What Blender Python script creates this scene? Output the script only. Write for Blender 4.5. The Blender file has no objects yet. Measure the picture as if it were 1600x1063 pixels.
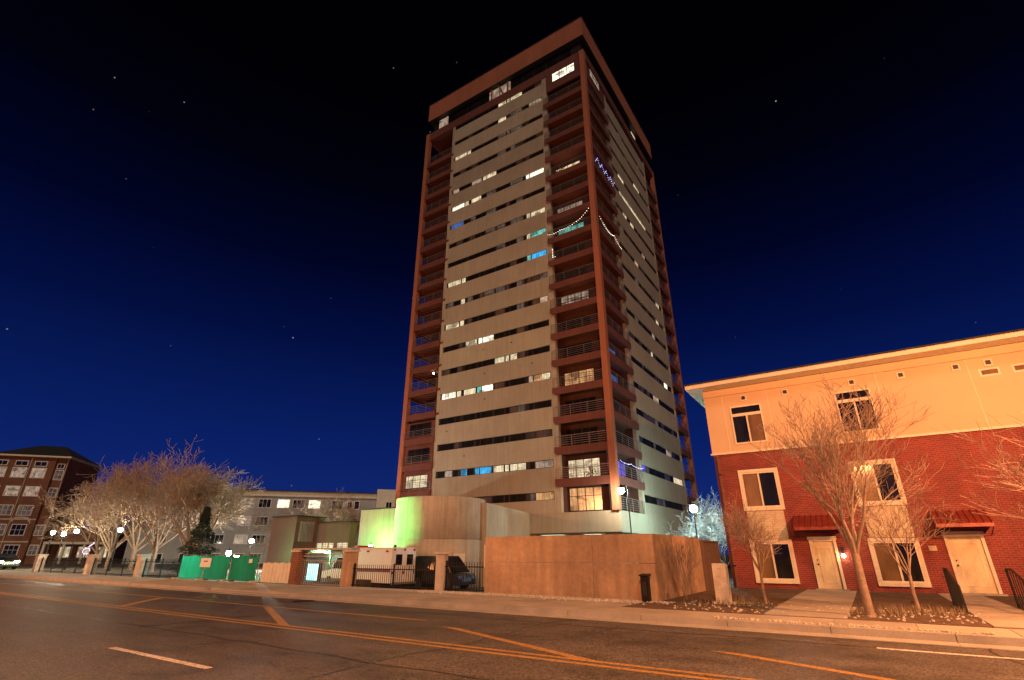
import bpy, math, random
import numpy as np
from mathutils import Vector, Matrix
SC = bpy.context.scene
COL = SC.collection
R = math.radians
random.seed(7)

# ------------------------------------------------------------------ camera, sky, sun, exposure
cam = bpy.data.cameras.new('camera'); camo = bpy.data.objects.new('camera', cam); COL.objects.link(camo)
cam.sensor_width = 36.0; cam.lens = 36.0 * 789 / 1600; cam.clip_end = 6000; cam.clip_start = 0.05
camo.location = (0, 0, 1.5)
camo.rotation_euler = (R(90 + 22.98), 0, R(123.13 - 90))
SC.camera = camo
SC.view_settings.view_transform = 'Standard'; SC.view_settings.look = 'None'
SC.view_settings.gamma = 1.0; SC.view_settings.exposure = 0.0
try: SC.view_settings.use_curve_mapping = False
except Exception: pass
SC.cycles.use_denoising = True
SC.cycles.max_bounces = 5; SC.cycles.diffuse_bounces = 2; SC.cycles.glossy_bounces = 3
SC.cycles.sample_clamp_indirect = 4.0
SC.cycles.use_light_tree = True

W = bpy.data.worlds.new('World'); SC.world = W; W.use_nodes = True
nt = W.node_tree; bg = nt.nodes['Background']
tc = nt.nodes.new('ShaderNodeTexCoord'); sx = nt.nodes.new('ShaderNodeSeparateXYZ')
nt.links.new(tc.outputs['Generated'], sx.inputs[0])
rp = nt.nodes.new('ShaderNodeValToRGB'); cr = rp.color_ramp
stops = [(0.0, (.0075, .024, .170)), (.18, (.0030, .0140, .125)), (.36, (.0009, .0048, .052)), (.50, (.0004, .0014, .016)), (.62, (.0003, .0005, .0038)), (.74, (.0003, .0003, .0009))]
cr.elements[0].position = stops[0][0]; cr.elements[0].color = (*stops[0][1], 1)
cr.elements[1].position = stops[-1][0]; cr.elements[1].color = (*stops[-1][1], 1)
for p, c in stops[1:-1]:
    e = cr.elements.new(p); e.color = (*c, 1)
nt.links.new(sx.outputs['Z'], rp.inputs[0])
vo = nt.nodes.new('ShaderNodeTexVoronoi'); vo.inputs['Scale'].default_value = 34
nt.links.new(tc.outputs['Generated'], vo.inputs['Vector'])
mr = nt.nodes.new('ShaderNodeMapRange'); mr.inputs[1].default_value = .045; mr.inputs[2].default_value = .015; mr.inputs[3].default_value = 0; mr.inputs[4].default_value = 1
nt.links.new(vo.outputs['Distance'], mr.inputs[0])
sp = nt.nodes.new('ShaderNodeSeparateColor'); nt.links.new(vo.outputs['Color'], sp.inputs[0])
th = nt.nodes.new('ShaderNodeMapRange'); th.inputs[1].default_value = .80; th.inputs[2].default_value = 1.0; th.inputs[3].default_value = 0; th.inputs[4].default_value = .55
nt.links.new(sp.outputs[0], th.inputs[0])
mu = nt.nodes.new('ShaderNodeMath'); mu.operation = 'MULTIPLY'
nt.links.new(mr.outputs[0], mu.inputs[0]); nt.links.new(th.outputs[0], mu.inputs[1])
ad = nt.nodes.new('ShaderNodeMix'); ad.data_type = 'RGBA'; ad.blend_type = 'ADD'; ad.inputs[0].default_value = 1
nt.links.new(rp.outputs[0], ad.inputs[6]); nt.links.new(mu.outputs[0], ad.inputs[7])
nt.links.new(ad.outputs[2], bg.inputs['Color']); bg.inputs['Strength'].default_value = 1.0

sl = bpy.data.lights.new('sun', 'SUN'); so = bpy.data.objects.new('sun', sl); COL.objects.link(so)
sl.energy = .98; sl.angle = R(14); sl.color = (1.0, .72, .455)
so.rotation_euler = Vector((-.62, .78, -.80)).to_track_quat('-Z', 'Y').to_euler()   # faint warm glow of the city, behind the camera to the right

# ------------------------------------------------------------------ helpers
WL = {}
def wl(o): return WL.get(o.name, Vector((0, 0, 0))) if o else Vector((0, 0, 0))
def tag(o, label=None, cat=None, group=None, kind=None):
    if label: o['label'] = label
    if cat: o['category'] = cat
    if group: o['group'] = group
    if kind: o['kind'] = kind
    return o
def thing(name, loc, label, cat, group=None):
    o = bpy.data.objects.new(name, None); COL.objects.link(o); o.location = loc; o.empty_display_size = .3
    WL[o.name] = Vector(loc); return tag(o, label, cat, group)
class MB:
    def __init__(s): s.v = []; s.f = []; s.sm = False
    def box(s, x0, x1, y0, y1, z0, z1):
        n = len(s.v)
        s.v += [(x0,y0,z0),(x1,y0,z0),(x1,y1,z0),(x0,y1,z0),(x0,y0,z1),(x1,y0,z1),(x1,y1,z1),(x0,y1,z1)]
        s.f += [(n,n+3,n+2,n+1),(n+4,n+5,n+6,n+7),(n,n+1,n+5,n+4),(n+1,n+2,n+6,n+5),(n+2,n+3,n+7,n+6),(n+3,n,n+4,n+7)]
        return s
    def obox(s, c, e1, l, w, z0, z1):      # oriented box: c = xy start, e1 direction, length l, width w to the left
        e = Vector((e1[0], e1[1])).normalized(); p = Vector((-e.y, e.x)); c = Vector((c[0], c[1]))
        return s.prism([c, c + e*l, c + e*l + p*w, c + p*w], z0, z1)
    def prism(s, pts, z0, z1):
        n = len(s.v); k = len(pts)
        s.v += [(p[0], p[1], z0) for p in pts] + [(p[0], p[1], z1) for p in pts]
        s.f += [tuple(range(n + k - 1, n - 1, -1)), tuple(range(n + k, n + 2*k))]
        s.f += [(n+i, n+(i+1) % k, n+k+(i+1) % k, n+k+i) for i in range(k)]
        return s
    def extr(s, prof, axis, a0, a1):       # profile (u,z) extruded along x ('x': u is y) or y ('y': u is x)
        n = len(s.v); k = len(prof)
        for a in (a0, a1):
            s.v += [((a, u, z) if axis == 'x' else (u, a, z)) for u, z in prof]
        s.f += [tuple(range(n + k - 1, n - 1, -1)), tuple(range(n + k, n + 2*k))]
        s.f += [(n+i, n+(i+1) % k, n+k+(i+1) % k, n+k+i) for i in range(k)]
        return s
    def tube(s, p0, p1, r0, r1=None, n=6, cap=True):
        r1 = r0 if r1 is None else r1
        p0 = Vector(p0); p1 = Vector(p1); d = (p1 - p0)
        if d.length < 1e-6: return s
        d.normalize(); a = d.orthogonal().normalized(); b = d.cross(a); k = len(s.v)
        for p, r in ((p0, r0), (p1, r1)):
            for i in range(n):
                t = 2*math.pi*i/n; s.v.append(tuple(p + a*(r*math.cos(t)) + b*(r*math.sin(t))))
        s.f += [(k+i, k+(i+1) % n, k+n+(i+1) % n, k+n+i) for i in range(n)]
        if cap: s.f += [tuple(range(k+n-1, k-1, -1)), tuple(range(k+n, k+2*n))]
        return s
    def lathe(s, c, prof, n=20):
        k = len(s.v); m = len(prof)
        for r, z in prof:
            for i in range(n):
                t = 2*math.pi*i/n; s.v.append((c[0]+r*math.cos(t), c[1]+r*math.sin(t), c[2]+z))
        for j in range(m-1):
            for i in range(n):
                s.f.append((k+j*n+i, k+j*n+(i+1) % n, k+(j+1)*n+(i+1) % n, k+(j+1)*n+i))
        s.f += [tuple(range(k+n-1, k-1, -1)), tuple(range(k+(m-1)*n, k+m*n))]
        return s
    def sph(s, c, r, n=10, m=6, sz=1):
        return s.lathe(c, [(max(r*math.sin(math.pi*j/m), 1e-3), -r*sz*math.cos(math.pi*j/m)) for j in range(m+1)], n)
    def quad(s, *p):
        n = len(s.v); s.v += [tuple(q) for q in p]; s.f.append(tuple(range(n, n+len(p)))); return s
    def mesh(s, name, off=(0, 0, 0)):
        m = bpy.data.meshes.new(name)
        v = np.array(s.v, dtype=float) - np.array(off)
        m.from_pydata(v.tolist(), [], s.f); m.update()
        return m
    def build(s, name, mat, parent=None, smooth=False, off=None):
        o = bpy.data.objects.new(name, s.mesh(name, wl(parent) if off is None else off)); COL.objects.link(o)
        if mat: o.data.materials.append(mat)
        if parent: o.parent = parent; WL[o.name] = wl(parent)
        elif off is not None: o.location = off; WL[o.name] = Vector(off)
        if smooth:
            for p in o.data.polygons: p.use_smooth = True
        return o
def single(mb, name, mat, base, label, cat, group=None, smooth=False):
    return tag(mb.build(name, mat, None, smooth, off=Vector(base)), label, cat, group)
UNIT = MB().box(-.5, .5, -.5, .5, -.5, .5).mesh('piece')
_um = {}
def piece(name, mat, parent, x0, x1, y0, y1, z0, z1):       # a box that shares its mesh with all others of its material
    if mat.name not in _um:
        _um[mat.name] = UNIT.copy(); _um[mat.name].materials.append(mat)
    o = bpy.data.objects.new(name, _um[mat.name]); COL.objects.link(o)
    o.parent = parent; b = wl(parent); WL[o.name] = b
    o.location = (((x0+x1)/2 - b.x), ((y0+y1)/2 - b.y), ((z0+z1)/2 - b.z)); o.scale = (x1-x0, y1-y0, z1-z0)
    return o
def copy_tree(o, parent=None):
    c = o.copy(); COL.objects.link(c)
    if parent: c.parent = parent
    for ch in o.children: copy_tree(ch, c)
    return c

# ------------------------------------------------------------------ materials
def newmat(name):
    m = bpy.data.materials.new(name); m.use_nodes = True
    return m, m.node_tree, m.node_tree.nodes['Principled BSDF']
def vmul(t, src, sc):
    n = t.nodes.new('ShaderNodeMapping'); n.inputs['Scale'].default_value = sc; t.links.new(src, n.inputs['Vector']); return n.outputs[0]
def pos(t):
    return t.nodes.new('ShaderNodeNewGeometry').outputs['Position']
def noise(t, vec, scale, detail=4, rough=.6):
    n = t.nodes.new('ShaderNodeTexNoise'); n.inputs['Scale'].default_value = scale; n.inputs['Detail'].default_value = detail; n.inputs['Roughness'].default_value = rough
    t.links.new(vec, n.inputs['Vector']); return n.outputs['Fac']
def ramp(t, fac, a, b, lo=.3, hi=.7):
    r = t.nodes.new('ShaderNodeValToRGB'); e = r.color_ramp.elements
    e[0].position = lo; e[1].position = hi; e[0].color = (*a, 1); e[1].color = (*b, 1); t.links.new(fac, r.inputs[0]); return r.outputs[0]
def mixc(t, a, b, fac, mode='MULTIPLY'):
    n = t.nodes.new('ShaderNodeMix'); n.data_type = 'RGBA'; n.blend_type = mode
    if isinstance(fac, (int, float)): n.inputs[0].default_value = fac
    else: t.links.new(fac, n.inputs[0])
    for s, x in ((6, a), (7, b)):
        if isinstance(x, tuple): n.inputs[s].default_value = (*x[:3], 1)
        else: t.links.new(x, n.inputs[s])
    return n.outputs[2]
def bump(t, b, h, strength, dist=.02):
    n = t.nodes.new('ShaderNodeBump'); n.inputs['Strength'].default_value = strength; n.inputs['Distance'].default_value = dist
    t.links.new(h, n.inputs['Height']); t.links.new(n.outputs[0], b.inputs['Normal'])
def M(name, col, rough=.8, var=.18, scale=1.5, streak=0, fine=25, fs=.25, metal=0, rv=.0, panel=0):
    m, t, b = newmat(name); P = pos(t)
    c = ramp(t, noise(t, P, scale, 5), tuple(x*(1-var) for x in col), tuple(min(1, x*(1+var)) for x in col))
    if streak:
        s = noise(t, vmul(t, P, (2.2, 2.2, .12)), 1.6, 4)
        c = mixc(t, c, ramp(t, s, (1-streak,)*3, (1, 1, 1), .35, .6), 1.0)
    nf = noise(t, P, fine, 4)
    c = mixc(t, c, ramp(t, nf, (.86,)*3, (1.1,)*3, .3, .7), 1.0)
    t.links.new(c, b.inputs['Base Color'])
    b.inputs['Roughness'].default_value = rough; b.inputs['Metallic'].default_value = metal
    if rv:
        r = t.nodes.new('ShaderNodeMapRange'); r.inputs[3].default_value = max(.04, rough-rv); r.inputs[4].default_value = min(1, rough+rv)
        t.links.new(noise(t, P, 2.0, 4), r.inputs[0]); t.links.new(r.outputs[0], b.inputs['Roughness'])
    if fs: bump(t, b, nf, fs)
    if panel:
        oi = t.nodes.new('ShaderNodeObjectInfo')
        t.links.new(mixc(t, c, ramp(t, oi.outputs['Random'], (1-panel,)*3, (1+panel*.4,)*3, 0, 1), 1.0), b.inputs['Base Color'])
    return m
def brick(name, c1, c2, mortar, w=.21, h=.075, scale=1.0):
    m, t, b = newmat(name); P = pos(t)
    s = t.nodes.new('ShaderNodeSeparateXYZ'); t.links.new(P, s.inputs[0])
    a = t.nodes.new('ShaderNodeMath'); t.links.new(s.outputs[0], a.inputs[0]); t.links.new(s.outputs[1], a.inputs[1])
    cb = t.nodes.new('ShaderNodeCombineXYZ'); t.links.new(a.outputs[0], cb.inputs[0]); t.links.new(s.outputs[2], cb.inputs[1])
    k = t.nodes.new('ShaderNodeTexBrick'); t.links.new(cb.outputs[0], k.inputs['Vector'])
    k.inputs['Scale'].default_value = 1; k.inputs['Brick Width'].default_value = w; k.inputs['Row Height'].default_value = h
    k.inputs['Mortar Size'].default_value = .007; k.inputs['Color1'].default_value = (*c1, 1); k.inputs['Color2'].default_value = (*c2, 1); k.inputs['Mortar'].default_value = (*mortar, 1)
    c = mixc(t, k.outputs['Color'], ramp(t, noise(t, P, .7, 5), (.72,)*3, (1.15,)*3, .3, .7), 1.0)
    t.links.new(c, b.inputs['Base Color']); b.inputs['Roughness'].default_value = .85
    inv = t.nodes.new('ShaderNodeMath'); inv.operation = 'SUBTRACT'; inv.inputs[0].default_value = 1; t.links.new(k.outputs['Fac'], inv.inputs[1])
    bump(t, b, inv.outputs[0], .6, .01)
    return m
def glass(name, col=(.012, .013, .016), rough=.06, spec=.5):
    m, t, b = newmat(name); P = pos(t)
    c = ramp(t, noise(t, vmul(t, P, (1.3, 1.3, .5)), .9, 3), tuple(x*.5 for x in col), tuple(x*1.6 for x in col))
    t.links.new(c, b.inputs['Base Color']); b.inputs['Roughness'].default_value = rough; b.inputs['IOR'].default_value = 1.5; b.inputs['Specular IOR Level'].default_value = spec
    return m
def lit(name, col, s, blinds=0):          # a window with the lamp on behind it
    m, t, b = newmat(name); P = pos(t)
    f = noise(t, vmul(t, P, (2.3, 2.3, 1.1)), 1.3, 3)
    c = ramp(t, f, tuple(x*.62 for x in col), col, .36, .6)
    fold = noise(t, vmul(t, P, (9, 9, .4)), 1.0, 2)
    c = mixc(t, c, ramp(t, fold, (.62,)*3, (1.08,)*3, .38, .6), 1.0)
    vb = t.nodes.new('ShaderNodeTexVoronoi'); vb.distance = 'CHEBYCHEV'; vb.inputs['Scale'].default_value = 1.0; t.links.new(vmul(t, P, (1.1, 1.1, 2.2)), vb.inputs['Vector'])
    sv = t.nodes.new('ShaderNodeSeparateColor'); t.links.new(vb.outputs['Color'], sv.inputs[0])
    c = mixc(t, c, ramp(t, sv.outputs[0], (.42, .40, .40), (1.1,)*3, .05, .45), 1.0)
    if blinds:
        wv = t.nodes.new('ShaderNodeTexWave'); wv.bands_direction = 'Z'; wv.inputs['Scale'].default_value = 2.6; t.links.new(P, wv.inputs['Vector'])
        c = mixc(t, c, ramp(t, wv.outputs['Fac'], (.55,)*3, (1, 1, 1), .3, .6), 1.0)
    b.inputs['Base Color'].default_value = (.02, .02, .02, 1); b.inputs['Roughness'].default_value = .15
    t.links.new(c, b.inputs['Emission Color']); b.inputs['Emission Strength'].default_value = s
    m.cycles.emission_sampling = 'NONE'
    return m
def lamp(name, col, s, sample=True):
    m, t, b = newmat(name)
    n = noise(t, pos(t), 3, 2); t.links.new(ramp(t, n, tuple(x*.95 for x in col), col), b.inputs['Emission Color'])
    b.inputs['Base Color'].default_value = (.6, .6, .6, 1); b.inputs['Emission Strength'].default_value = s
    if not sample: m.cycles.emission_sampling = 'NONE'
    return m

m_asph = M('asphalt', (.055, .052, .050), .62, .28, .35, fine=60, fs=.5, rv=.16)
def asphalt(name):
    m, t, b = newmat(name); P = pos(t)
    c = ramp(t, noise(t, vmul(t, P, (.25, 1.4, 1)), .55, 5), (.048, .046, .046), (.086, .080, .078), .3, .7)
    v = t.nodes.new('ShaderNodeTexVoronoi'); v.inputs['Scale'].default_value = 46; t.links.new(P, v.inputs['Vector'])
    sc_ = t.nodes.new('ShaderNodeSeparateColor'); t.links.new(v.outputs['Color'], sc_.inputs[0])
    c = mixc(t, c, ramp(t, sc_.outputs[0], (.55,)*3, (1.9,)*3, .2, 1.0), 1.0)
    pn = noise(t, P, .9, 6, .7)
    c = mixc(t, c, ramp(t, pn, (.72,)*3, (1.12,)*3, .38, .52), 1.0)
    t.links.new(c, b.inputs['Base Color'])
    r = t.nodes.new('ShaderNodeMapRange'); r.inputs[3].default_value = .42; r.inputs[4].default_value = .78
    t.links.new(pn, r.inputs[0]); t.links.new(r.outputs[0], b.inputs['Roughness'])
    bump(t, b, v.outputs['Distance'], .5, .012)
    return m
m_asph = asphalt('road_asphalt')
def worn(name, col):
    m, t, b = newmat(name); P = pos(t)
    c = ramp(t, noise(t, P, 2.0, 5), tuple(x*.75 for x in col), col)
    n1 = noise(t, P, 16, 6, .75)
    c = mixc(t, c, (.05, .047, .045), ramp(t, n1, (0, 0, 0), (1, 1, 1), .50, .64), 'MIX')
    t.links.new(c, b.inputs['Base Color']); b.inputs['Roughness'].default_value = .65
    return m
m_asph2 = M('asphalt_lot', (.06, .058, .055), .8, .25, .5, fine=50, fs=.4)
m_yel = worn('yellow_paint', (.40, .235, .07))
m_wht = worn('white_paint', (.70, .68, .64))
m_conc = M('pavement_concrete', (.36, .33, .29), .85, .16, .9, fine=40, panel=.16)
m_kerb = M('kerb_concrete', (.33, .31, .28), .85, .2, 1.2, fine=40)
m_mulch = M('mulch', (.10, .065, .045), .95, .45, 4, fine=35, fs=1.0)
m_soil = M('yard_soil', (.09, .07, .05), .95, .4, 1.2, fine=20, fs=.8)
m_gravel = M('pale_gravel', (.46, .43, .39), .9, .3, 9, fine=60)
m_beige = M('tower_beige', (.44, .375, .275), .85, .10, .25, streak=.12, fine=18, fs=.12, panel=.13)
m_beige2 = M('tower_pier_beige', (.47, .40, .30), .85, .12, .5, streak=.2, fine=18, fs=.12)
m_red = M('tower_fascia_red', (.165, .050, .034), .8, .15, .5, streak=.15, fine=20, fs=.1)
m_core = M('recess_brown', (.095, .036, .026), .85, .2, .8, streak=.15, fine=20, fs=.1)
m_redp = M('tower_parapet', (.42, .14, .07), .8, .10, .3, streak=.12, fine=20, fs=.1)
m_dark = M('dark_frame', (.018, .013, .012), .5, .2, 3)
m_rail = M('railing_metal', (.30, .25, .23), .45, .15, 3, metal=.6)
m_iron = M('black_iron', (.018, .017, .016), .5, .2, 4, metal=.5)
m_rconc = M('board_marked_concrete', (.45, .40, .32), .85, .16, .5, streak=.22, fine=14, fs=.3)
m_wallc = M('cast_concrete_wall', (.42, .28, .175), .85, .30, .45, streak=.22, fine=7, fs=.35)
m_stucco = M('stucco', (.60, .45, .29), .88, .06, .4, fine=60, fs=.15)
m_trim = M('cream_trim', (.68, .62, .50), .6, .08, 2)
m_brick = brick('red_brick', (.25, .038, .034), (.175, .028, .027), (.30, .14, .11))
m_brickc = brick('cream_brick', (.66, .58, .42), (.58, .50, .36), (.46, .39, .28))
m_brickf = brick('brown_brick', (.20, .075, .042), (.16, .06, .036), (.26, .18, .12), .3, .1)
m_glass = glass('window_glass')
m_glasst = glass('tower_glass', (.010, .009, .009), .45, .1)
m_glassb = glass('blind_behind_glass', (.16, .10, .05), .12)
m_glassd = glass('dim_curtain_glass', (.10, .075, .06), .2)
m_roofm = M('awning_metal', (.22, .035, .025), .45, .15, 2, metal=.2)
m_roofd = M('dark_shingle', (.02, .02, .022), .85, .3, 3)
m_door = M('cream_door', (.66, .56, .36), .5, .06, 2)
m_bark = M('bark', (.24, .18, .14), .9, .25, 8, fine=30, fs=.6)
m_twig = M('twig', (.33, .25, .21), .85, .25, 3)
m_barkl = M('pale_bark', (.20, .15, .11), .9, .25, 6, fine=20, fs=.6)
m_twigl = M('pale_twig', (.25, .185, .14), .85, .25, 2)
m_needle = M('needles', (.025, .050, .030), .8, .4, 3)
m_green = M('green_steel', (.02, .22, .10), .5, .2, 1.5, streak=.25)
m_brown = M('brown_stucco', (.135, .08, .056), .85, .12, .8, streak=.15)
m_grey = M('grey_siding', (.40, .39, .385), .85, .12, .5, streak=.1)
m_white = M('white_enamel', (.72, .71, .68), .35, .06, 1.5)
m_black = M('black_enamel', (.012, .012, .014), .22, .2, 2)
m_tyre = M('tyre', (.02, .02, .02), .8, .2, 5)
m_chrome = M('chrome', (.6, .6, .6), .2, .1, 5, metal=1)
m_redlamp = M('red_lens', (.35, .015, .012), .25, .1, 5)
m_stripe = M('maroon_stripe', (.22, .02, .03), .4, .1, 3)
m_stone = M('pale_stone', (.52, .46, .38), .8, .2, 3, fine=20, fs=.4)
m_pole = M('lamp_pole', (.03, .03, .03), .5, .2, 4, metal=.4)
m_galv = M('galvanised', (.35, .35, .34), .5, .15, 4, metal=.6)
LIT = {'w': lit('lit_warm', (1.0, .80, .50), 1.25, 1), 'w2': lit('lit_pink', (1.0, .72, .52), .55, 1), 'b': lit('lit_bright', (1.0, .90, .66), 2.2),
       'd': lit('lit_faint', (.50, .34, .25), .22), 'p': lit('lit_peach', (1.0, .66, .42), .7), 'o': lit('lit_orange', (1.0, .50, .20), .75),
       'teal': lit('lit_teal', (.25, .85, .70), .75), 'cyan': lit('lit_cyan', (.06, .50, .95), 1.1), 'blue': lit('lit_blue', (.08, .24, .75), .6),
       'pb': lit('lit_peach_strong', (1.0, .68, .40), 1.5),
       'violet': lit('lit_violet', (.20, .14, 1.0), .9)}
l_white = lamp('lamp_white', (1.0, .90, .68), 480)
l_cyan = lamp('lamp_cyan', (.40, 1.0, .95), 750)
l_green = lamp('lamp_green', (.30, 1.0, .24), 950)
l_cyan2 = lamp('cyan_glow_panel', (.22, .95, .90), 2.6)
l_cyanb = lamp('lamp_cyan_strong', (.62, 1.0, .94), 700)
l_whiteb = lamp('lamp_white_strong', (1.0, .95, .82), 4200)
l_warm = lamp('lamp_warm', (1.0, .80, .50), 800)
l_bulb = lamp('fairy_bulb', (1.0, .86, .62), 6, False)
l_bulbb = lamp('fairy_bulb_blue', (.45, .5, 1.0), 5, False)
l_tube = lamp('garage_tube', (.95, 1.0, .80), 14)
l_porch = lamp('porch_lamp', (1.0, .75, .42), 60)

# ------------------------------------------------------------------ ground, street, pavements
def struct(mb, name, mat, parent=None, kind='structure'):
    o = mb.build(name, mat, parent)
    if not parent: o['kind'] = kind
    return o
struct(MB().box(-2500, 2500, -2500, 2500, -1.0, -.62), 'ground', m_soil)
struct(MB().box(-400, 250, -2.4, 13.4, -.5, 0.0), 'road', m_asph)
struct(MB().box(-26, -5.6, 18.3, 60, -.61, -.56), 'parking_lot', m_asph2)
struct(MB().prism([(-20.6, 17.6), (-20.6, 18.29), (-26, 18.29), (-26, 60), (-400, 90), (-400, 17.6)], -.5, .06), 'yard', m_soil)
struct(MB().box(-400, 250, -40, -2.2, -.5, .12), 'near_verge', m_soil)
# lane paint
rm = lambda *a: MB().box(*a)
for i in range(-7, 5):
    o = rm(-11.4 + i*12.2, -8.25 + i*12.2, 4.66, 4.78, .001, .005).build('lane_dash', m_wht); o['kind'] = 'structure'
yl = MB()
yl.box(-220, 120, 7.86, 7.97, .001, .005); yl.box(-220, 120, 8.13, 8.24, .001, .005)
yl.box(-220, -9.5, 10.6, 10.71, .001, .005)
o = yl.build('centre_line', m_yel); o['kind'] = 'structure'
for (ax, ay, bx, by) in ((-62.6, 10.5, -59.9, 8.26), (-42.6, 10.5, -39.9, 8.26), (-22.7, 10.5, -20.2, 8.26), (-16.0, 10.5, -11.9, 8.26), (-8.4, 10.0, -4.3, 8.26), (-2.6, 10.1, 1.7, 8.26)):
    o = MB().prism([(bx, by), (bx+.42, by), (ax+.42, ay), (ax, ay)], .001, .005).build('median_bar', m_yel); o['kind'] = 'structure'
for x in (-.25, 8.9):
    o = rm(x, x+4.2, 11.88, 12.0, .001, .005).build('lane_dash', m_wht); o['kind'] = 'structure'
# faint tar seams on the road
rs = random.Random(5)
m_tar = M('tar_seam', (.016, .016, .017), .4, .3, 3)
tar = MB()
for y in (6.3, 11.9):
    x = -90
    yy = y
    while x < 30:
        L = rs.uniform(.5, 1.3); y2 = y + rs.uniform(-.12, .12)
        tar.quad((x, yy-.018, .0035), (x+L, y2-.018, .0035), (x+L, y2+.018, .0035), (x, yy+.018, .0035)); x += L; yy = y2
for xx in (-27, -13.6, -6.2, 1.5):
    y = -2; x = xx
    while y < 13.2:
        L = rs.uniform(.4, 1.0); x2 = x + rs.uniform(-.15, .15); y2 = min(13.35, y+L)
        tar.quad((x-.016, y, .003), (x+.016, y, .003), (x2+.016, y2, .003), (x2-.016, y2, .003)); x = x2; y += L
o = tar.build('road_tar_seam', m_tar); o['kind'] = 'structure'
# manhole cover
mh = single(MB().lathe((-16.8, 12.5, 0), [(.38, .001), (.38, .012), (.33, .014), (.33, .009), (.1, .011)], 24), 'manhole_cover', m_iron, (-16.8, 12.5, 0), 'round iron manhole cover in the road by the driveway kerb', 'manhole cover')
# kerbs, in cast lengths
kerb = struct(MB().box(-400, 250, 13.45, 13.6, -.3, .02), 'kerb', m_kerb)
KD = (-25.2, -20.4)                 # dropped at the gate
x = -75.0
while x < 22:
    h = .045 if (KD[0] - .8 < x < KD[1]) else .14
    piece('kerb_stone', m_kerb, kerb, x+.006, x+1.994, 13.402, 13.63 + rs.uniform(-.004, .004), -.1, h + rs.uniform(-.004, .004)); x += 2.0
gut = struct(MB().box(-400, 250, 12.92, 13.401, -.2, .002), 'gutter', m_kerb)
x = -74.0
while x < 22:
    piece('gutter_pan', m_kerb, gut, x+.008, x+2.992, 12.93, 13.4, -.1, .008 + rs.uniform(0, .003)); x += 3.0
# sidewalk slabs
sw = struct(MB().box(-400, 250, 13.64, 17.58, -.3, .09), 'sidewalk', m_conc)
x = -70.0
while x < 14:
    for (a, b) in ((13.65, 15.15), (15.165, 16.6)):
        if x > -6.2 and a > 15: continue
        dz = rs.uniform(-.004, .004)
        piece('paving_slab', m_conc, sw, x+.006, x+1.494, a, b, .05, .125 + dz)
    x += 1.5
struct(MB().box(-6.2, 60, 15.17, 26.4, .06, .135), 'planting_bed', m_mulch)
struct(MB().box(-20.3, -6.25, 16.62, 17.56, .05, .13), 'gravel_strip', m_gravel)
# door paths with slabs
def path(name, x0, x1):
    p = struct(MB().box(x0+.02, x1-.02, 15.2, 26.2, .1, .139), name, m_conc)
    y = 15.18
    while y < 26:
        piece('paving_slab', m_conc, p, x0, x1, y+.006, min(y+1.3, 26.3)-.006, .1, .15 + rs.uniform(-.004, .004)); y += 1.3
path('door_path', -2.5, -.75); path('door_path', 1.8, 3.02)
# loose pale stones in front of the concrete wall and along the kerb: too many to count
st = MB()
for i in range(1700):
    if i < 1300: px, py = rs.uniform(-15.5, -5.3), 17.32 - abs(rs.gauss(0, .38))
    elif i < 1420: px, py = rs.uniform(-3.4, 1.6), 13.75 + abs(rs.gauss(0, .12))
    else: px, py = rs.uniform(-5, 2), rs.uniform(15.3, 18.5)
    r = rs.uniform(.014, .042)
    st.sph((px, py, .13 + r*.3), r, 5, 3, .7)
o = st.build('loose_stones', m_gravel); tag(o, 'scattered pale stones along the concrete wall and bed', 'stones', kind='stuff')
# ground-cover tufts in the bed
gt = MB()
for i in range(650):
    cx_, cy_ = rs.choice([(-.4, 16.6), (.3, 17.0), (-3.4, 18.3), (-4.0, 17.2), (1.2, 17.6), (-1.0, 17.2)])
    px, py = rs.gauss(cx_, .45), rs.gauss(cy_, .3)
    if -2.55 < px < -.7 or 1.7 < px < 3.2 or py < 15.3: continue
    a = rs.uniform(0, 6.28); h = rs.uniform(.08, .26); t = rs.uniform(.03, .12)
    gt.quad((px-.012*math.sin(a), py+.012*math.cos(a), .135), (px+.012*math.sin(a), py-.012*math.cos(a), .135), (px+t*math.cos(a), py+t*math.sin(a), .135+h))
o = gt.build('dry_grass', M('dry_grass', (.20, .16, .10), .9, .3, 3)); tag(o, 'dry winter grass tufts under the street trees', 'grass', kind='stuff')

# ------------------------------------------------------------------ the tower
FX0, FX1, FY0, FY1 = -42.3, -16.6, 41.75, 68.0
zt = lambda k: 6.73 + 2.868*k
T = thing('apartment_tower', (-29.5, 55, 0), 'tall beige and terracotta apartment tower with ribbon windows and corner balconies', 'building')
IN = 2.3; IC = 1.35
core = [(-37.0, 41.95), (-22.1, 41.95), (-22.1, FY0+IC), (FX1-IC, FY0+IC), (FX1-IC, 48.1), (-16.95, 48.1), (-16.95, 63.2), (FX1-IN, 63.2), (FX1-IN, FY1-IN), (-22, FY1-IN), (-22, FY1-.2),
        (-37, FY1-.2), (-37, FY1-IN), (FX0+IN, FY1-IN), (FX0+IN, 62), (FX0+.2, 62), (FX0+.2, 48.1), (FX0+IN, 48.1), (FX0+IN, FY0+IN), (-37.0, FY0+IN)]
MB().prism(core, 4.9, 59.5).build('core_wall', m_core, T)
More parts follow.
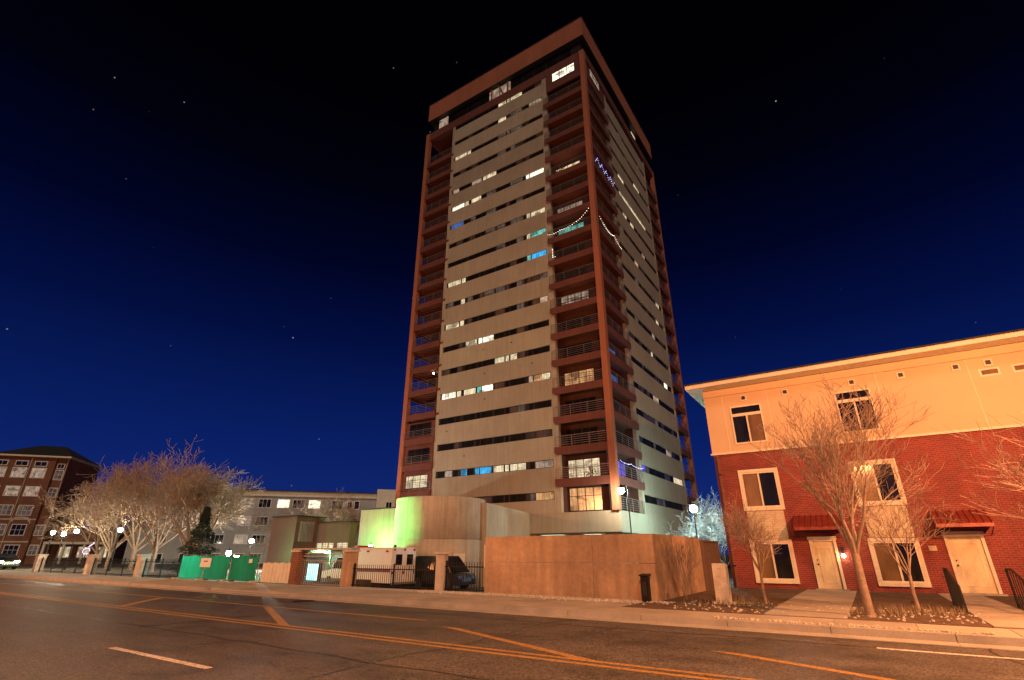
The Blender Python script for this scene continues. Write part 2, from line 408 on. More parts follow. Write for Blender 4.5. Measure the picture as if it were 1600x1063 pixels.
# base storey: beige wall, garage below it
MB().box(FX0, FX1, FY0-.02, 41.94, 3.2, 4.88).box(FX1-.2, FX1+.02, 41.96, FY1, 3.2, 4.88).box(FX0, FX1, 42, FY1, 3.16, 3.4).build('base_wall', m_beige, T)
MB().box(FX0, -18.4, 49, 49.3, -.5, 3.15).box(-18.4, -18.1, 42.0, 49.3, -.5, 3.15).build('garage_wall', m_white, T)
for i in range(5):
    piece('garage_tube', l_tube, T, -40+i*4.6, -37.4+i*4.6, 45.2, 45.35, 3.02, 3.10)
for x in (-41.6, -33.5, -25.2, -17.3):
    piece('garage_column', m_beige2, T, x-.35, x+.35, 42.1, 42.8, -.5, 3.15)
MB().box(FX1-.02, FX1+.1, 49.3, FY1, -.5, 3.18).build('lower_side_wall', m_beige2, T)
# ribbon windows and spandrels, front and right-hand side
PF = [(-36.75,-35.8),(-35.75,-34.8),(-34.6,-34.05),(-33.6,-32.85),(-32.8,-32.05),(-31.8,-31.3),(-31.15,-29.75),(-29.5,-28.3),(-28.1,-27.7),(-27.5,-26.7),(-26.65,-25.75),(-25.25,-24.8),(-24.65,-23.75),(-23.7,-22.8)]
LROW = {18: [(-29.1,-27.9,'w'),(-27.7,-27.3,'w'),(-27.1,-25.5,'w')], 17: [(-29.2,-28.0,'w'),(-27.7,-27.3,'w'),(-27.2,-26.3,'d'),(-26.2,-25.6,'d'),(-24.6,-22.8,'w2')],
 16: [(-36.8,-34.4,'w'),(-34.5,-33.6,'w'),(-29.1,-26.2,'d')], 15: [(-29.4,-28.0,'d'),(-27.5,-26.3,'d')], 14: [(-36.8,-35.4,'w2'),(-33.4,-32.0,'w2'),(-31.8,-31.0,'w'),(-30.8,-29.4,'w')],
 13: [(-36.8,-34.5,'b'),(-34.5,-33.8,'w'),(-33.4,-31.9,'w'),(-31,-29.6,'d'),(-28.6,-28.1,'d'),(-27.5,-25.7,'d'),(-25.3,-24.5,'b'),(-24.6,-22.5,'b')],
 12: [(-36.8,-34.4,'blue'),(-33.3,-32.6,'d'),(-30.7,-29.5,'d'),(-26.3,-25.5,'d')], 11: [(-30.8,-28.1,'d'),(-27.3,-25.5,'d'),(-25.2,-22.6,'w')],
 10: [(-29.4,-28.2,'d'),(-26.4,-25.6,'d'),(-25.1,-24.8,'w'),(-24.6,-22.5,'teal')], 9: [(-36.8,-33.8,'w'),(-25.2,-24.8,'teal'),(-24.6,-22.6,'cyan')],
 8: [(-36.8,-35.8,'d'),(-34.5,-34.0,'w'),(-33.5,-32.9,'d'),(-31.0,-28.2,'d'),(-26.4,-25.6,'d'),(-23.4,-22.7,'d')], 7: [(-36.8,-34.1,'w'),(-26.4,-25.7,'d'),(-23.6,-22.7,'p')],
 6: [(-33.5,-32.4,'w'),(-31.8,-31.2,'b'),(-31.1,-29.7,'b')], 5: [(-29.6,-27.6,'w'),(-27.6,-26.3,'w')],
 4: [(-36.9,-34.9,'b'),(-34.8,-34.0,'w'),(-33.7,-32.1,'w'),(-31.9,-31.3,'teal'),(-31.2,-29.8,'b'),(-25.2,-24.9,'p'),(-24.7,-23.8,'o'),(-23.8,-22.8,'w')],
 3: [(-26.4,-25.8,'d')], 2: [], 1: [(-36.2,-34.8,'w2'),(-33.4,-32.5,'cyan'),(-31.6,-30.3,'cyan'),(-29.8,-28.5,'w'),(-28.3,-26.0,'w'),(-24.8,-22.9,'w2')], 0: [(-25.9,-25.0,'d'),(-24.7,-22.9,'o')]}
SIDELIT = {17: [(53, 54.2, 'd'), (60, 61, 'd')], 16: [(55, 56, 'd')], 11: [(57, 58.2, 'w2'), (50, 51, 'd')], 9: [(53.5, 54.5, 'd'), (61, 62, 'w')], 7: [(51.5, 53, 'd'), (58, 59, 'w2')], 2: [(53, 54, 'd'), (58, 59.4, 'w2')], 0: [(54, 55, 'd')], 15: [(57.4, 59.4, 'w')], 14: [(50.5, 53, 'w')], 13: [(51, 60, 'w')], 12: [(51.5, 52.6, 'w'), (54, 55, 'w')], 10: [(54, 55.2, 'p')], 8: [(59.6, 61.4, 'w')], 6: [(56, 57.2, 'w')], 5: [(59.9, 61.8, 'b')], 4: [(55.8, 57, 'p')], 3: [(55, 56, 'd')], 1: [(59.5, 62.6, 'w'), (48.8, 50.4, 'violet')]}
dim = random.Random(3)
sidew = MB(); sided = MB()
for k in range(19):
    z1 = zt(k); z0 = z1 - .72
    piece('window_frame', m_dark, T, -36.98, -22.66, 41.86, 41.949, z0, z1)
    for a, b in PF:
        c = (a+b)/2; m = m_glasst if dim.random() > .22 else m_glassd
        for p, q, t in LROW[k]:
            if p - .05 <= c <= q + .05: m = LIT[t]
        piece('window_pane', m, T, a, b, 41.835, 41.87, z0+.05, z1-.05)
    ztop = zt(k+1) - .72 if k < 18 else None
    if ztop:
        piece('spandrel_panel', m_beige, T, -36.98, -22.66, 41.74, 41.949, z1, ztop)
        piece('spandrel_panel', m_beige, T, -16.949, -16.74, 48.62, 63.18, z1, ztop)
    piece('window_frame', m_dark, T, -16.949, -16.86, 48.62, 63.18, z0, z1)
    y = 48.75
    while y < 62.9:
        w = dim.choice((.55, .95, 1.15)); c = y + w/2; t = None
        for p, q, tt in SIDELIT.get(k, []):
            if p <= c <= q: t = tt
        if t: piece('window_pane', LIT[t], T, -16.87, -16.835, y, y+w, z0+.05, z1-.05)
        else: (sided if dim.random() < .3 else sidew).box(-16.87, -16.835, y, y+w, z0+.05, z1-.05)
        y += w + .12
o = sidew.build('window_pane', m_glasst, T); o['kind'] = 'stuff'
o = sided.build('curtained_pane', m_glassd, T); o['kind'] = 'stuff'
piece('spandrel_panel', m_beige, T, -36.98, -22.66, 41.74, 41.949, 4.885, zt(0)-.72)
piece('spandrel_panel', m_beige, T, -16.949, -16.74, 48.62, 63.18, 4.885, zt(0)-.72)
# piers, corner columns, top band
for a in ((-22.66, -22.02, 41.72, 42.2), (-37.4, -36.98, 41.72, 42.2)): piece('pier', m_beige2, T, *a, 4.885, 58.34)
for a in ((-17.1, -16.72, 48.05, 48.62), (-17.1, -16.72, 63.18, 63.6)): piece('pier', m_beige2, T, *a, 4.885, 58.34)
for cx_, cy_ in ((-16.82, 41.78), (-42.1, 41.78), (-16.82, 67.8), (-42.1, 67.8)):
    MB().box(cx_-.3, cx_+.3, cy_-.3, cy_+.3, 4.885, 59.5).build('corner_column', m_redp, T)
MB().box(FX0-.05, FX1+.05, FY0-.06, FY0+IN, 58.36, 59.7).box(FX1-IN, FX1+.05, FY0+IN+.001, FY1, 58.36, 59.7).box(FX0-.05, FX0+IN, FY0+IN+.001, FY1, 58.36, 59.7).build('top_band', m_red, T)
# balconies
RB = MB
def rail(mb, axis, u0, u1, w, z0, n=5, h=1.0):
    for i in range(n):
        z = z0 + h*(i+1)/n; r = .034 if i == n-1 else .02
        p0, p1 = ((u0, w, z), (u1, w, z)) if axis == 'x' else ((w, u0, z), (w, u1, z))
        mb.tube(p0, p1, r, n=4, cap=False)
    m = max(2, round(abs(u1-u0)/1.6)+1)
    for i in range(m):
        u = u0 + (u1-u0)*i/(m-1)
        if axis == 'x': mb.box(u-.02, u+.02, w-.02, w+.02, z0, z0+h)
        else: mb.box(w-.02, w+.02, u-.02, u+.02, z0, z0+h)
def bwin(T, axis, u0, u1, w, z0, z1, mat, nu=3):
    # glazed door or window in a balcony wall: frame with its panes as sub-parts
    f = MB(); s = .06
    pl = ((lambda a, b, c, d: (a, b, w-.06, w+.02, c, d)) if axis == 'x' else (lambda a, b, c, d: (w-.02, w+.06, a, b, c, d)))
    f.box(*pl(u0, u1, z0, z0+s)); f.box(*pl(u0, u1, z1-s, z1)); zm = z0 + (z1-z0)*.62
    f.box(*pl(u0+s, u1-s, zm, zm+s*.8))
    for i in range(nu+1):
        u = u0 + (u1-u0-s)*i/nu; f.box(*pl(u, u+s, z0+s, z1-s))
    fo = f.build('balcony_window', m_dark, T)
    for i in range(nu):
        a = u0 + (u1-u0-s)*i/nu + s; b = u0 + (u1-u0-s)*(i+1)/nu
        a, b = a + .002, b - .002
        if axis == 'x': piece('pane', mat, fo, a, b, w-.03, w+.005, z0+s+.002, z1-s-.002)
        else: piece('pane', mat, fo, w-.005, w+.03, a, b, z0+s+.002, z1-s-.002)
BLIT = {13: 'pb', 11: 'w2', 10: 'teal', 7: 'w2', 4: 'o', 1: 'w', 0: 'o'}
SBLIT = {5: 'blue', 4: 'blue', 1: 'violet', 13: 'violet'}
for k in range(0, 18):
    z = zt(k); fb, ft = z - 2.58, z - 1.86; fl = z - 2.12
    if k == 0: fb, ft, fl = 4.6, 4.95, 4.95
    # near corner (seen from two sides): one L-shaped tray
    if k < 18:
        fx = MB()
        if k > 0:
            fx.extr([(-22.42, ft), (-22.42, fb+.22), (-22.2, fb), (-17.11, fb), (-17.11, ft)], 'y', 41.50, 41.64)
            fx.extr([(42.09, fb), (48.2, fb), (48.42, fb+.22), (48.42, ft), (42.09, ft)], 'x', -16.64, -16.50)
            fx.box(-22.42, -22.28, 41.641, 41.719, fb+.22, ft)
            fx.box(-22.01, -16.645, 41.645, FY0+IC-.003, fl-.22, fl).box(FX1-IC+.003, -16.645, FY0+IC-.002, 48.04, fl-.22, fl)
            bo = fx.build('balcony', m_red, T)
            rb = MB(); rail(rb, 'x', -22.35, -17.13, 41.57, ft, h=.98); rail(rb, 'y', 42.1, 48.35, -16.57, ft, h=.98)
            rb.build('railing', m_rail, bo)
        else:
            rb = MB(); rail(rb, 'y', 42.1, 48.0, -16.62, 4.9, n=6, h=1.1); rb.build('railing', m_rail, T)
        lm = LIT[BLIT[k]] if k in BLIT else m_glasst
        bwin(T, 'x', -21.85, -18.6, FY0+IC-.001, fl+.08, fl+2.12, lm, 4)
        bwin(T, 'y', 43.8, 47.4, FX1-IC+.001, fl+.08, fl+2.12, LIT[SBLIT[k]] if k in SBLIT else m_glasst, 3)
    # left corner
    fx = MB()
    fx.box(-41.79, -37.41, 41.50, 41.64, fb, ft) if k > 0 else None
    if k >= 4:
        fx.box(-42.45, -42.31, 42.09, 47.9, fb, ft)
        fx.box(-42.3, -37.01, 41.645, FY0+IN-.003, fl-.22, fl).box(-42.3, FX0+IN-.003, FY0+IN-.002, 48.08, fl-.22, fl)
        for i in range(4):                         # soffit joists
            fx.box(-41.75, -37.45, 41.9+i*.55, 42.05+i*.55, fl-.40, fl-.221)
        bo = fx.build('balcony', m_red, T)
        rb = MB(); rail(rb, 'x', -41.75, -37.45, 41.57, ft, h=.98); rail(rb, 'y', 42.1, 47.9, -42.38, ft, h=.98); rb.build('railing', m_rail, bo)
        bwin(T, 'x', -39.7, -37.6, FY0+IN-.001, fl+.08, fl+2.12, m_glasst, 2)
    elif k >= 1:
        fx.box(-42.35, -37.42, 41.72, 41.95, fl-.75, fl+2.10)          # closed wall on the lower floors
        bo = fx.build('balcony', m_red, T)
        bwin(T, 'x', -41.2, -38.0, 41.72, fl+.55, fl+1.95, LIT['w'] if k == 1 else m_glasst, 3)
        rb = MB(); rail(rb, 'x', -41.95, -37.45, 41.50, ft, n=5, h=.9); rb.build('railing', m_rail, bo)
    # far corner of the right-hand side
    if k > 0:
        fx = MB(); fx.box(-16.64, -16.50, 63.3, 67.45, fb, ft)
        fx.box(FX1-IN+.003, -16.645, 63.61, FY1-.1, fl-.22, fl)
        bo = fx.build('balcony', m_red, T)
        rb = MB(); rail(rb, 'y', 63.35, 67.45, -16.57, ft, h=.98); rb.build('railing', m_rail, bo)
        bwin(T, 'y', 63.9, 65.6, FX1-IN+.001, fl+.08, fl+2.12, LIT['w2'] if k in (4,) else m_glasst, 2)
# closed red bay with a lit window under the top band
MB().box(-22.01, -17.13, 41.70, 41.95, zt(17)+.22, 58.355).box(-16.95, -16.70, 42.1, 48.04, zt(17)+.22, 58.355).build('closed_bay', m_red, T)
bwin(T, 'x', -21.1, -17.9, 41.70, zt(18)-1.52, zt(18)-.05, LIT['b'], 3)
bwin(T, 'y', 43.4, 46.4, -16.70, zt(18)-1.52, zt(18)-.05, LIT['w2'], 3)
# penthouse and parapet
MB().box(FX0+.55, FX1-.55, FY0+.55, FY1-.55, 59.5, 62.29).build('penthouse_wall', m_dark, T)
MB().box(FX0-.1, FX1+.1, FY0-.1, FY1+.08, 62.291, 62.32).build('soffit', m_dark, T)
px = FX0 + 1.6
while px < FX1 - 2.4:
    c = px + .9; t = None
    if -41.5 < c < -38.0: t = 'w2'
    if -31.0 < c < -28.4: t = 'w2'
    piece('penthouse_pane', LIT[t] if t else m_glasst, T, px, px+1.7, FY0+.51, FY0+.546, 59.9, 62.1); px += 1.86
py = FY0 + 1.6
while py < FY1 - 2.4:
    piece('penthouse_pane', LIT['w'] if 58.3 < py < 60.1 else m_glasst, T, FX1-.546, FX1-.51, py, py+1.7, 59.9, 62.1); py += 1.86
MB().box(-31.0, -30.8, FY0+.25, FY0+.45, 59.7, 62.28).extr([(-29.9, 62.28), (-29.65, 62.28), (-28.6, 59.7), (-28.85, 59.7)], 'y', FY0+.25, FY0+.45).box(-28.3, -28.1, FY0+.25, FY0+.45, 59.7, 62.28).build('roof_brace', m_redp, T)
MB().box(FX0-.12, FX1+.12, FY0-.12, FY1+.1, 62.325, 65.5).build('parapet', m_redp, T)
MB().box(FX0-.16, FX1+.16, FY0-.16, FY1+.14, 65.502, 65.6).build('coping', m_red, T)
# small weep outlets on the spandrels
for k, x in ((1, -33.2), (2, -35.7), (3, -30.7), (4, -30.8), (4, -24.8), (5, -27.3), (5, -31)):
    piece('drain_outlet', m_dark, T, x-.06, x+.06, 41.70, 41.738, zt(k)+1.25, zt(k)+1.37)

# string lights and a bulb on the balconies
def fairy(label, pts, mat, per=.3, sag=.0):
    b = thing('string_lights', pts[0], label, 'string lights')
    w = MB(); n = MB(); rr = random.Random(len(label))
    for p, q in zip(pts[:-1], pts[1:]):
        p, q = Vector(p), Vector(q); L = (q-p).length; m = max(2, int(L/per)); last = None
        for i in range(m+1):
            t = i/m; c = p.lerp(q, t); c.z -= sag*4*t*(1-t)
            if last is not None: w.tube(last, c, .008, n=3, cap=False)
            n.sph((c.x, c.y-.01, c.z - .03), rr.uniform(.018, .036), 5, 3); last = c.copy()
    w.build('wire', m_dark, b); n.build('bulbs', mat, b)
zz = zt(10) - .86
fairy('white fairy lights sagging along a balcony rail of the tower', [(-22.3, 41.46, zz-.5), (-20.8, 41.46, zz-.45), (-18.8, 41.46, zz-.1), (-17.3, 41.46, zz+1.0)], l_bulb, .24, .15)
fairy('white fairy lights along the side rail of a tower balcony', [(-16.44, 42.3, zz+.1), (-16.44, 44.4, zz-.5), (-16.44, 46.2, zz-.1), (-16.44, 48.2, zz-.7)], l_bulb, .26, .12)
zz = zt(13) - .86
p = []
for i in range(10): p.append((-16.43, 42.4 + i*.62, zz + (0 if i % 2 else -.85)))
fairy('blue white net of fairy lights on the side of a tower balcony', p, l_bulbb, .22)
fairy('short vertical string of white lights on a tower balcony', [(-21.8, 41.44, zt(9)-.55), (-21.8, 41.44, zt(9)-1.55), (-21.5, 41.44, zt(9)-1.6)], l_bulb, .2)
zz = zt(1) - .55
fairy('blue string lights over the low balcony beside the lamp post', [(-16.43, 42.4, zz), (-16.43, 45.0, zz), (-16.43, 48.0, zz)], l_bulbb, .3, .12)
bl = thing('balcony_lamp', (-38.6, 42.2, zt(6)-2.7), 'small warm lamp glowing under a left balcony of the tower', 'lamp')
MB().lathe((-38.6, 42.2, zt(5)+.20), [(.03, .1), (.08, .1), (.1, .0), (.06, -.01)], 10).build('lamp_base', m_dark, bl)
MB().sph((-38.6, 42.2, zt(5)+.10), .09, 8, 5).build('bulb', l_porch, bl)
# bicycle-like clutter on one lit balcony: a few pot plants
for i, (x, k) in enumerate(((-21.4, 13), (-20.6, 13), (-19.2, 1))):
    pt = thing('potted_plant', (x, 42.2, zt(k)-2.12), ('leafy pot plant at the pier end of the brightly lit upper balcony', 'leafy pot plant in the middle of the brightly lit upper balcony', 'dark pot plant before the lit window of the low corner balcony')[i], 'plant', 'pot plants on the lit balcony' if i < 2 else None)
    zb = zt(k)-2.12
    MB().lathe((x, 42.2, zb), [(.14, 0), (.2, .35), (.17, .35)], 10).build('pot', m_roofm, pt)
    lf = MB(); rr = random.Random(i)
    for j in range(70):
        a = rr.uniform(0, 6.28); e = rr.uniform(.2, 1.4); L = rr.uniform(.3, .9)
        q = Vector((x, 42.2, zb+.35)) + Vector((math.cos(a)*math.cos(e), math.sin(a)*math.cos(e), math.sin(e)))*L
        s = Vector((math.sin(a), -math.cos(a), .3))*.06
        lf.quad(q-s, q+Vector((0, 0, .1)), q+s, q-Vector((0, 0, .1)))
    lf.build('foliage', m_needle, pt)

# ------------------------------------------------------------------ podium: drum, low walls, gatehouse
cxr, cyr, rr_ = -26.1, 30.3, 3.3
D = thing('concrete_drum', (cxr, cyr, -.56), 'round board-marked concrete drum in front of the tower', 'ramp tower')
MB().lathe((cxr, cyr, -.56), [(rr_, 0), (rr_, 2.95), (rr_-.03, 2.97), (rr_-.03, 3.0), (rr_, 3.02), (rr_, 5.72), (rr_-.02, 5.78), (rr_-.3, 5.79)], 72).build('drum_wall', m_rconc, D, True)
o = D.children[0]
for p in o.data.polygons: p.use_smooth = abs(p.normal.z) < .5
a = math.atan2(-cyr, -cxr) + .42       # service door in the drum
e = Vector((math.cos(a), math.sin(a))); tn = Vector((-e.y, e.x)); c = Vector((cxr, cyr)) + e*(rr_-.12)
MB().prism([c - tn*.5, c + e*.17 - tn*.5, c + e*.17 + tn*.5, c + tn*.5], -.55, 1.62).build('door_frame', m_rconc, D)
dd = MB().prism([c - tn*.42, c + e*.20 - tn*.42, c + e*.20 + tn*.42, c + tn*.42], -.55, 1.54).build('door', m_trim, D)
q = c + e*.22 + tn*.32; MB().sph((q.x, q.y, .5), .04, 8, 5).build('handle', m_dark, dd)
wt = math.atan2(cyr-30, cxr) 
single(MB().prism([(-22.95, 31.2), (-22.55, 31.2), (-25.2, 41.6), (-25.6, 41.6)], -.56, 4.95), 'podium_wall', m_beige2, (-24, 36, -.56), 'plain beige podium wall running back from the drum to the tower', 'wall')
# light podium block left of the drum, lit green by its wall lamp
pb = thing('podium_block', (-38, 38, 0), 'flat-roofed pale podium block lit green left of the drum', 'building')
MB().prism([(-39.3, 34.35), (-39.15, 34.1), (-38.9, 34.0), (-29.6, 34.0), (-29.6, 41.5), (-39.3, 41.5)], -.56, 5.28).build('wall', m_beige2, pb)
MB().prism([(-39.38, 34.3), (-39.2, 34.02), (-38.92, 33.92), (-29.6, 33.92), (-29.6, 41.55), (-39.38, 41.55)], 5.285, 5.4).build('coping', m_dark, pb)
gh = thing('gatehouse', (-38, 29, 0), 'brown flat-roofed gatehouse with a louvred vent by the driveway', 'building')
MB().box(-39.7, -36.6, 25.6, 28.2, -.5, 4.2).build('wall', m_brown, gh)
MB().box(-36.595, -32.75, 27.6, 28.25, -.5, 3.78).build('side_wing', m_brown, gh)
MB().box(-39.78, -36.52, 25.52, 28.3, 4.202, 4.3).build('coping', m_dark, gh)
MB().box(-36.51, -32.68, 27.53, 28.32, 3.782, 3.87).build('coping', m_dark, gh)
lv = MB().box(-36.598, -36.56, 25.95, 27.25, 2.4, 3.85).build('louvre_frame', m_galv, gh)
for i in range(9): piece('slat', m_galv, lv, -36.57, -36.50, 26.0, 27.2, 2.46+i*.15, 2.46+i*.15+.08)
piece('louvre_mullion', m_galv, lv, -36.57, -36.49, 26.56, 26.64, 2.42, 3.83)
gcan = MB().box(-36.48, -32.3, 25.7, 27.5, 1.62, 1.76).build('canopy', m_galv, gh)
for x in (-36.3, -35.6, -34.9, -33.9, -33.3): piece('canopy_window', LIT['w'], gh, x, x+.5, 27.54, 27.595, 1.82, 2.3)
for x in (-36.3, -32.4): piece('canopy_post', m_pole, gh, x-.06, x+.06, 25.8, 25.92, -.5, 1.62)
single(MB().lathe((-33.6, 26.5, 1.55), [(.05, .068), (.16, .06), (.16, .0), (.05, -.02)], 12), 'canopy_lamp', l_cyan, (-33.6, 26.5, 1.55), 'round cyan ceiling lamp under the gatehouse canopy', 'lamp')

# ------------------------------------------------------------------ cast concrete wall by the sidewalk
CW = thing('concrete_wall', (-9.2, 17.6, 0), 'low cast concrete wall with joint lines beside the gravel strip', 'wall')
rw = random.Random(9)
for (x0, x1) in ((-12.62, -8.05), (-8.035, -5.87)):
    piece('wall_panel', m_wallc, CW, x0, x1, 17.4, 17.7, .0, 1.22)
    piece('wall_panel', m_wallc, CW, x0, x1, 17.42, 17.7, 1.232, 2.12)
piece('wall_panel', m_wallc, CW, -6.17, -5.87, 17.705, 20.6, .0, 2.12)
piece('wall_panel', m_wallc, CW, -6.16, -5.88, 20.615, 23.4, .0, 2.12)
single(MB().box(-6.1, -5.75, 23.45, 26.2, .0, 1.98).box(-6.14, -5.71, 23.44, 26.2, 1.982, 2.04), 'return_wall', m_brown, (-5.9, 25, 0), 'dark brown wall closing the gap beside the brick house', 'wall')
ub = thing('utility_box', (-6.3, 17.0, .1), 'dark narrow utility pillar standing before the concrete wall', 'utility box')
MB().prism([(-6.22, 16.92), (-6.0, 16.92), (-6.0, 17.16), (-6.22, 17.16)], .1, .86).build('cabinet', m_iron, ub)
MB().extr([(16.88, .862), (17.2, .862), (17.2, .93), (16.88, .89)], 'x', -6.26, -5.96).build('lid', m_iron, ub)
MB().box(-6.18, -6.04, 16.905, 16.918, .3, .7).build('access_plate', m_pole, ub)
ss = thing('stone_marker', (-3.9, 17.6, .13), 'leaning pale stone marker slab at the edge of the bed', 'stone')
MB().extr([(17.55, .1), (17.82, .1), (17.84, 1.2), (17.62, 1.24), (17.57, 1.1)], 'x', -4.15, -3.75).build('slab', m_stone, ss)
MB().box(-4.25, -3.65, 17.48, 17.9, .1, .19).build('foot', m_stone, ss)
sg = thing('white_sign_post', (-12.85, 17.9, 0), 'slim white sign board on a post at the fence end', 'sign')
MB().box(-12.93, -12.89, 17.9, 17.94, 0, 1.9).build('post', m_galv, sg); MB().box(-13.0, -12.82, 17.87, 17.895, 1.0, 1.85).build('board', m_white, sg)

# ------------------------------------------------------------------ fence, gate, pillars
def pillar(x, h, w, mat, label, cap=True, y=18.0):
    p = thing('gate_pillar', (x, y, 0), label, 'pillar')
    MB().box(x-w/2, x+w/2, y-w/2, y+w/2, -.3, h).build('shaft', mat, p)
    if cap: MB().box(x-w/2-.05, x+w/2+.05, y-w/2-.05, y+w/2+.05, h+.001, h+.09).build('cap', m_stone, p)
pillar(-25.0, 1.6, .55, m_brickf, 'brown brick gate pillar nearest the green screened fence')
pillar(-21.05, 1.6, .5, m_wallc, 'orange-lit concrete gate pillar in front of the ambulance')
pillar(-15.3, 1.5, .36, m_stone, 'slim pale stone pillar in the iron fence before the dark car')
pillar(-42.2, 1.4, .6, m_stone, 'pale stone pillar between the left fence and the green screened fence')
pillar(-50.6, 1.4, .6, m_stone, 'pale stone pillar in the left fence beside a lamp post')
pillar(-61.5, 1.4, .6, m_stone, 'pale stone pillar at the far end of the left fence')
def fence(x0, x1, h, label, y=18.0, sp=.13, pw=.011):
    f = thing('iron_fence', ((x0+x1)/2, y, 0), label, 'fence')
    for z in (.18, h-.18): piece('rail', m_iron, f, x0, x1, y-.02, y+.02, z-.02, z+.02)
    n = int((x1-x0)/sp)
    for i in range(n):
        x = x0 + (i+.5)*(x1-x0)/n; piece('picket', m_iron, f, x-pw, x+pw, y-.035, y-.021, .06, h)
    m = max(2, int((x1-x0)/2.2)+1)
    for i in range(m):
        x = x0 + .03 + (x1-x0-.06)*i/(m-1); piece('post', m_iron, f, x-.03, x+.03, y+.021, y+.08, 0, h+.05)
fence(-20.78, -15.5, 1.05, 'black iron picket fence in front of the ambulance')
fence(-15.1, -12.66, 1.2, 'black iron picket fence between the slim pillar and concrete wall')
fence(-41.88, -37.2, 1.2, 'black iron picket fence beside the green screened fence', sp=.16, pw=.016)
fence(-50.28, -42.52, 1.2, 'black iron picket fence under the bare trees', sp=.2, pw=.02)
fence(-61.18, -50.92, 1.2, 'black iron picket fence in front of the lamp post row', sp=.22, pw=.022)
g = thing('iron_gate', (-23, 18, 0), 'pale iron driveway gate with a slatted top beam between pillars', 'gate')
for z in (.12, 1.2): piece('rail', m_galv, g, -24.72, -21.31, 18.02, 18.06, z-.025, z+.025)
for i in range(24): x = -24.66 + i*.144; piece('picket', m_galv, g, x-.011, x+.011, 17.99, 18.012, .06, 1.28)
for z in (1.38, 1.50, 1.62): piece('beam_slat', m_galv, g, -24.72, -21.31, 17.94, 18.10, z, z+.05)
MB().box(-25.3, -20.78, 17.72, 18.28, 1.70, 1.78).build('top_beam', m_galv, g)
# short screen panels between the container and the gate
sf = thing('panel_screen', (-26.7, 18.1, 0), 'low pale slatted screen between green screened fence and brick pillar', 'fence')
for i in range(9): x = -28.2 + i*.32; piece('board', m_trim, sf, x, x+.28, 18.05, 18.09, .1, 1.05 + .03*(i % 2))
for z in (.3, .85): piece('rail', m_galv, sf, -28.25, -25.3, 18.092, 18.13, z, z+.06)
# temporary site fence hung with green cloth
def cloth(name, col):
    m, t, b = newmat(name); P = pos(t)
    c = ramp(t, noise(t, vmul(t, P, (1.2, 1.2, .5)), 1.6, 4), tuple(x*.7 for x in col), col)
    tl = t.nodes.new('ShaderNodeBsdfTranslucent'); mx = t.nodes.new('ShaderNodeMixShader'); mx.inputs[0].default_value = .55
    t.links.new(c, b.inputs['Base Color']); t.links.new(c, tl.inputs['Color']); b.inputs['Roughness'].default_value = .8
    t.links.new(b.outputs[0], mx.inputs[1]); t.links.new(tl.outputs[0], mx.inputs[2]); t.links.new(mx.outputs[0], t.nodes['Material Output'].inputs['Surface'])
    bump(t, b, noise(t, vmul(t, P, (1.5, 1.5, .25)), 2.0, 3), .8, .08)
    return m
m_cloth = cloth('green_cloth', (.012, .24, .13))
dm = thing('site_fence', (-32.6, 17.9, .06), 'temporary steel fence hung with green cloth and a white notice', 'fence')
for i in range(3):
    x0 = -36.8 + i*2.8; x1 = x0 + 2.76
    g_ = MB(); nx, nz = 14, 4
    for j in range(nz+1):
        for q in range(nx+1):
            u, w = q/nx, j/nz
            g_.v.append((x0+.03 + (x1-x0-.06)*u, 17.9 + .035*math.sin(u*9+i)*math.sin(w*3.1) + .02*math.sin(u*23+w*4), .16 + 1.24*w - .03*math.sin(u*math.pi*3)*(w == 1)))
    for j in range(nz):
        for q in range(nx):
            k0 = j*(nx+1)+q; g_.f.append((k0, k0+1, k0+nx+2, k0+nx+1))
    g_.build('cloth_panel', m_cloth, dm, True)
    fr = MB(); fr.tube((x0, 17.95, .1), (x0, 17.95, 1.46), .022, n=6); fr.tube((x1, 17.95, .1), (x1, 17.95, 1.46), .022, n=6); fr.tube((x0, 17.95, 1.45), (x1, 17.95, 1.45), .02, n=6); fr.tube((x0, 17.95, .14), (x1, 17.95, .14), .02, n=6)
    fr.build('panel_frame', m_galv, dm)
    for x in (x0, x1) if i == 2 else (x0,):
        MB().extr([(17.55, .07), (18.3, .07), (18.25, .16), (17.6, .16)], 'x', x-.1, x+.1).build('foot_block', m_stone, dm)
pl = MB().box(-34.3, -33.15, 17.80, 17.82, .78, 1.28).build('notice_board', m_white, dm)
MB().box(-33.95, -33.5, 17.794, 17.799, 1.08, 1.13).build('print', m_iron, pl)
MB().box(-29.2, -28.9, 17.80, 17.82, 1.05, 1.25).build('notice_board', m_white, dm)
fh = thing('fire_hydrant', (-49.2, 17.25, .12), 'small pale fire hydrant on the sidewalk before the left fence', 'hydrant')
MB().lathe((-49.2, 17.25, .12), [(.16, 0), (.16, .05), (.1, .06), (.1, .5), (.13, .52), (.12, .6), (.06, .7), (.03, .76)], 12).build('barrel', m_trim, fh)
MB().tube((-49.4, 17.25, .5), (-49.0, 17.25, .5), .055, n=8).build('outlet', m_trim, fh); MB().tube((-49.2, 17.25, .46), (-49.2, 17.05, .46), .07, n=8).build('outlet', m_trim, fh)

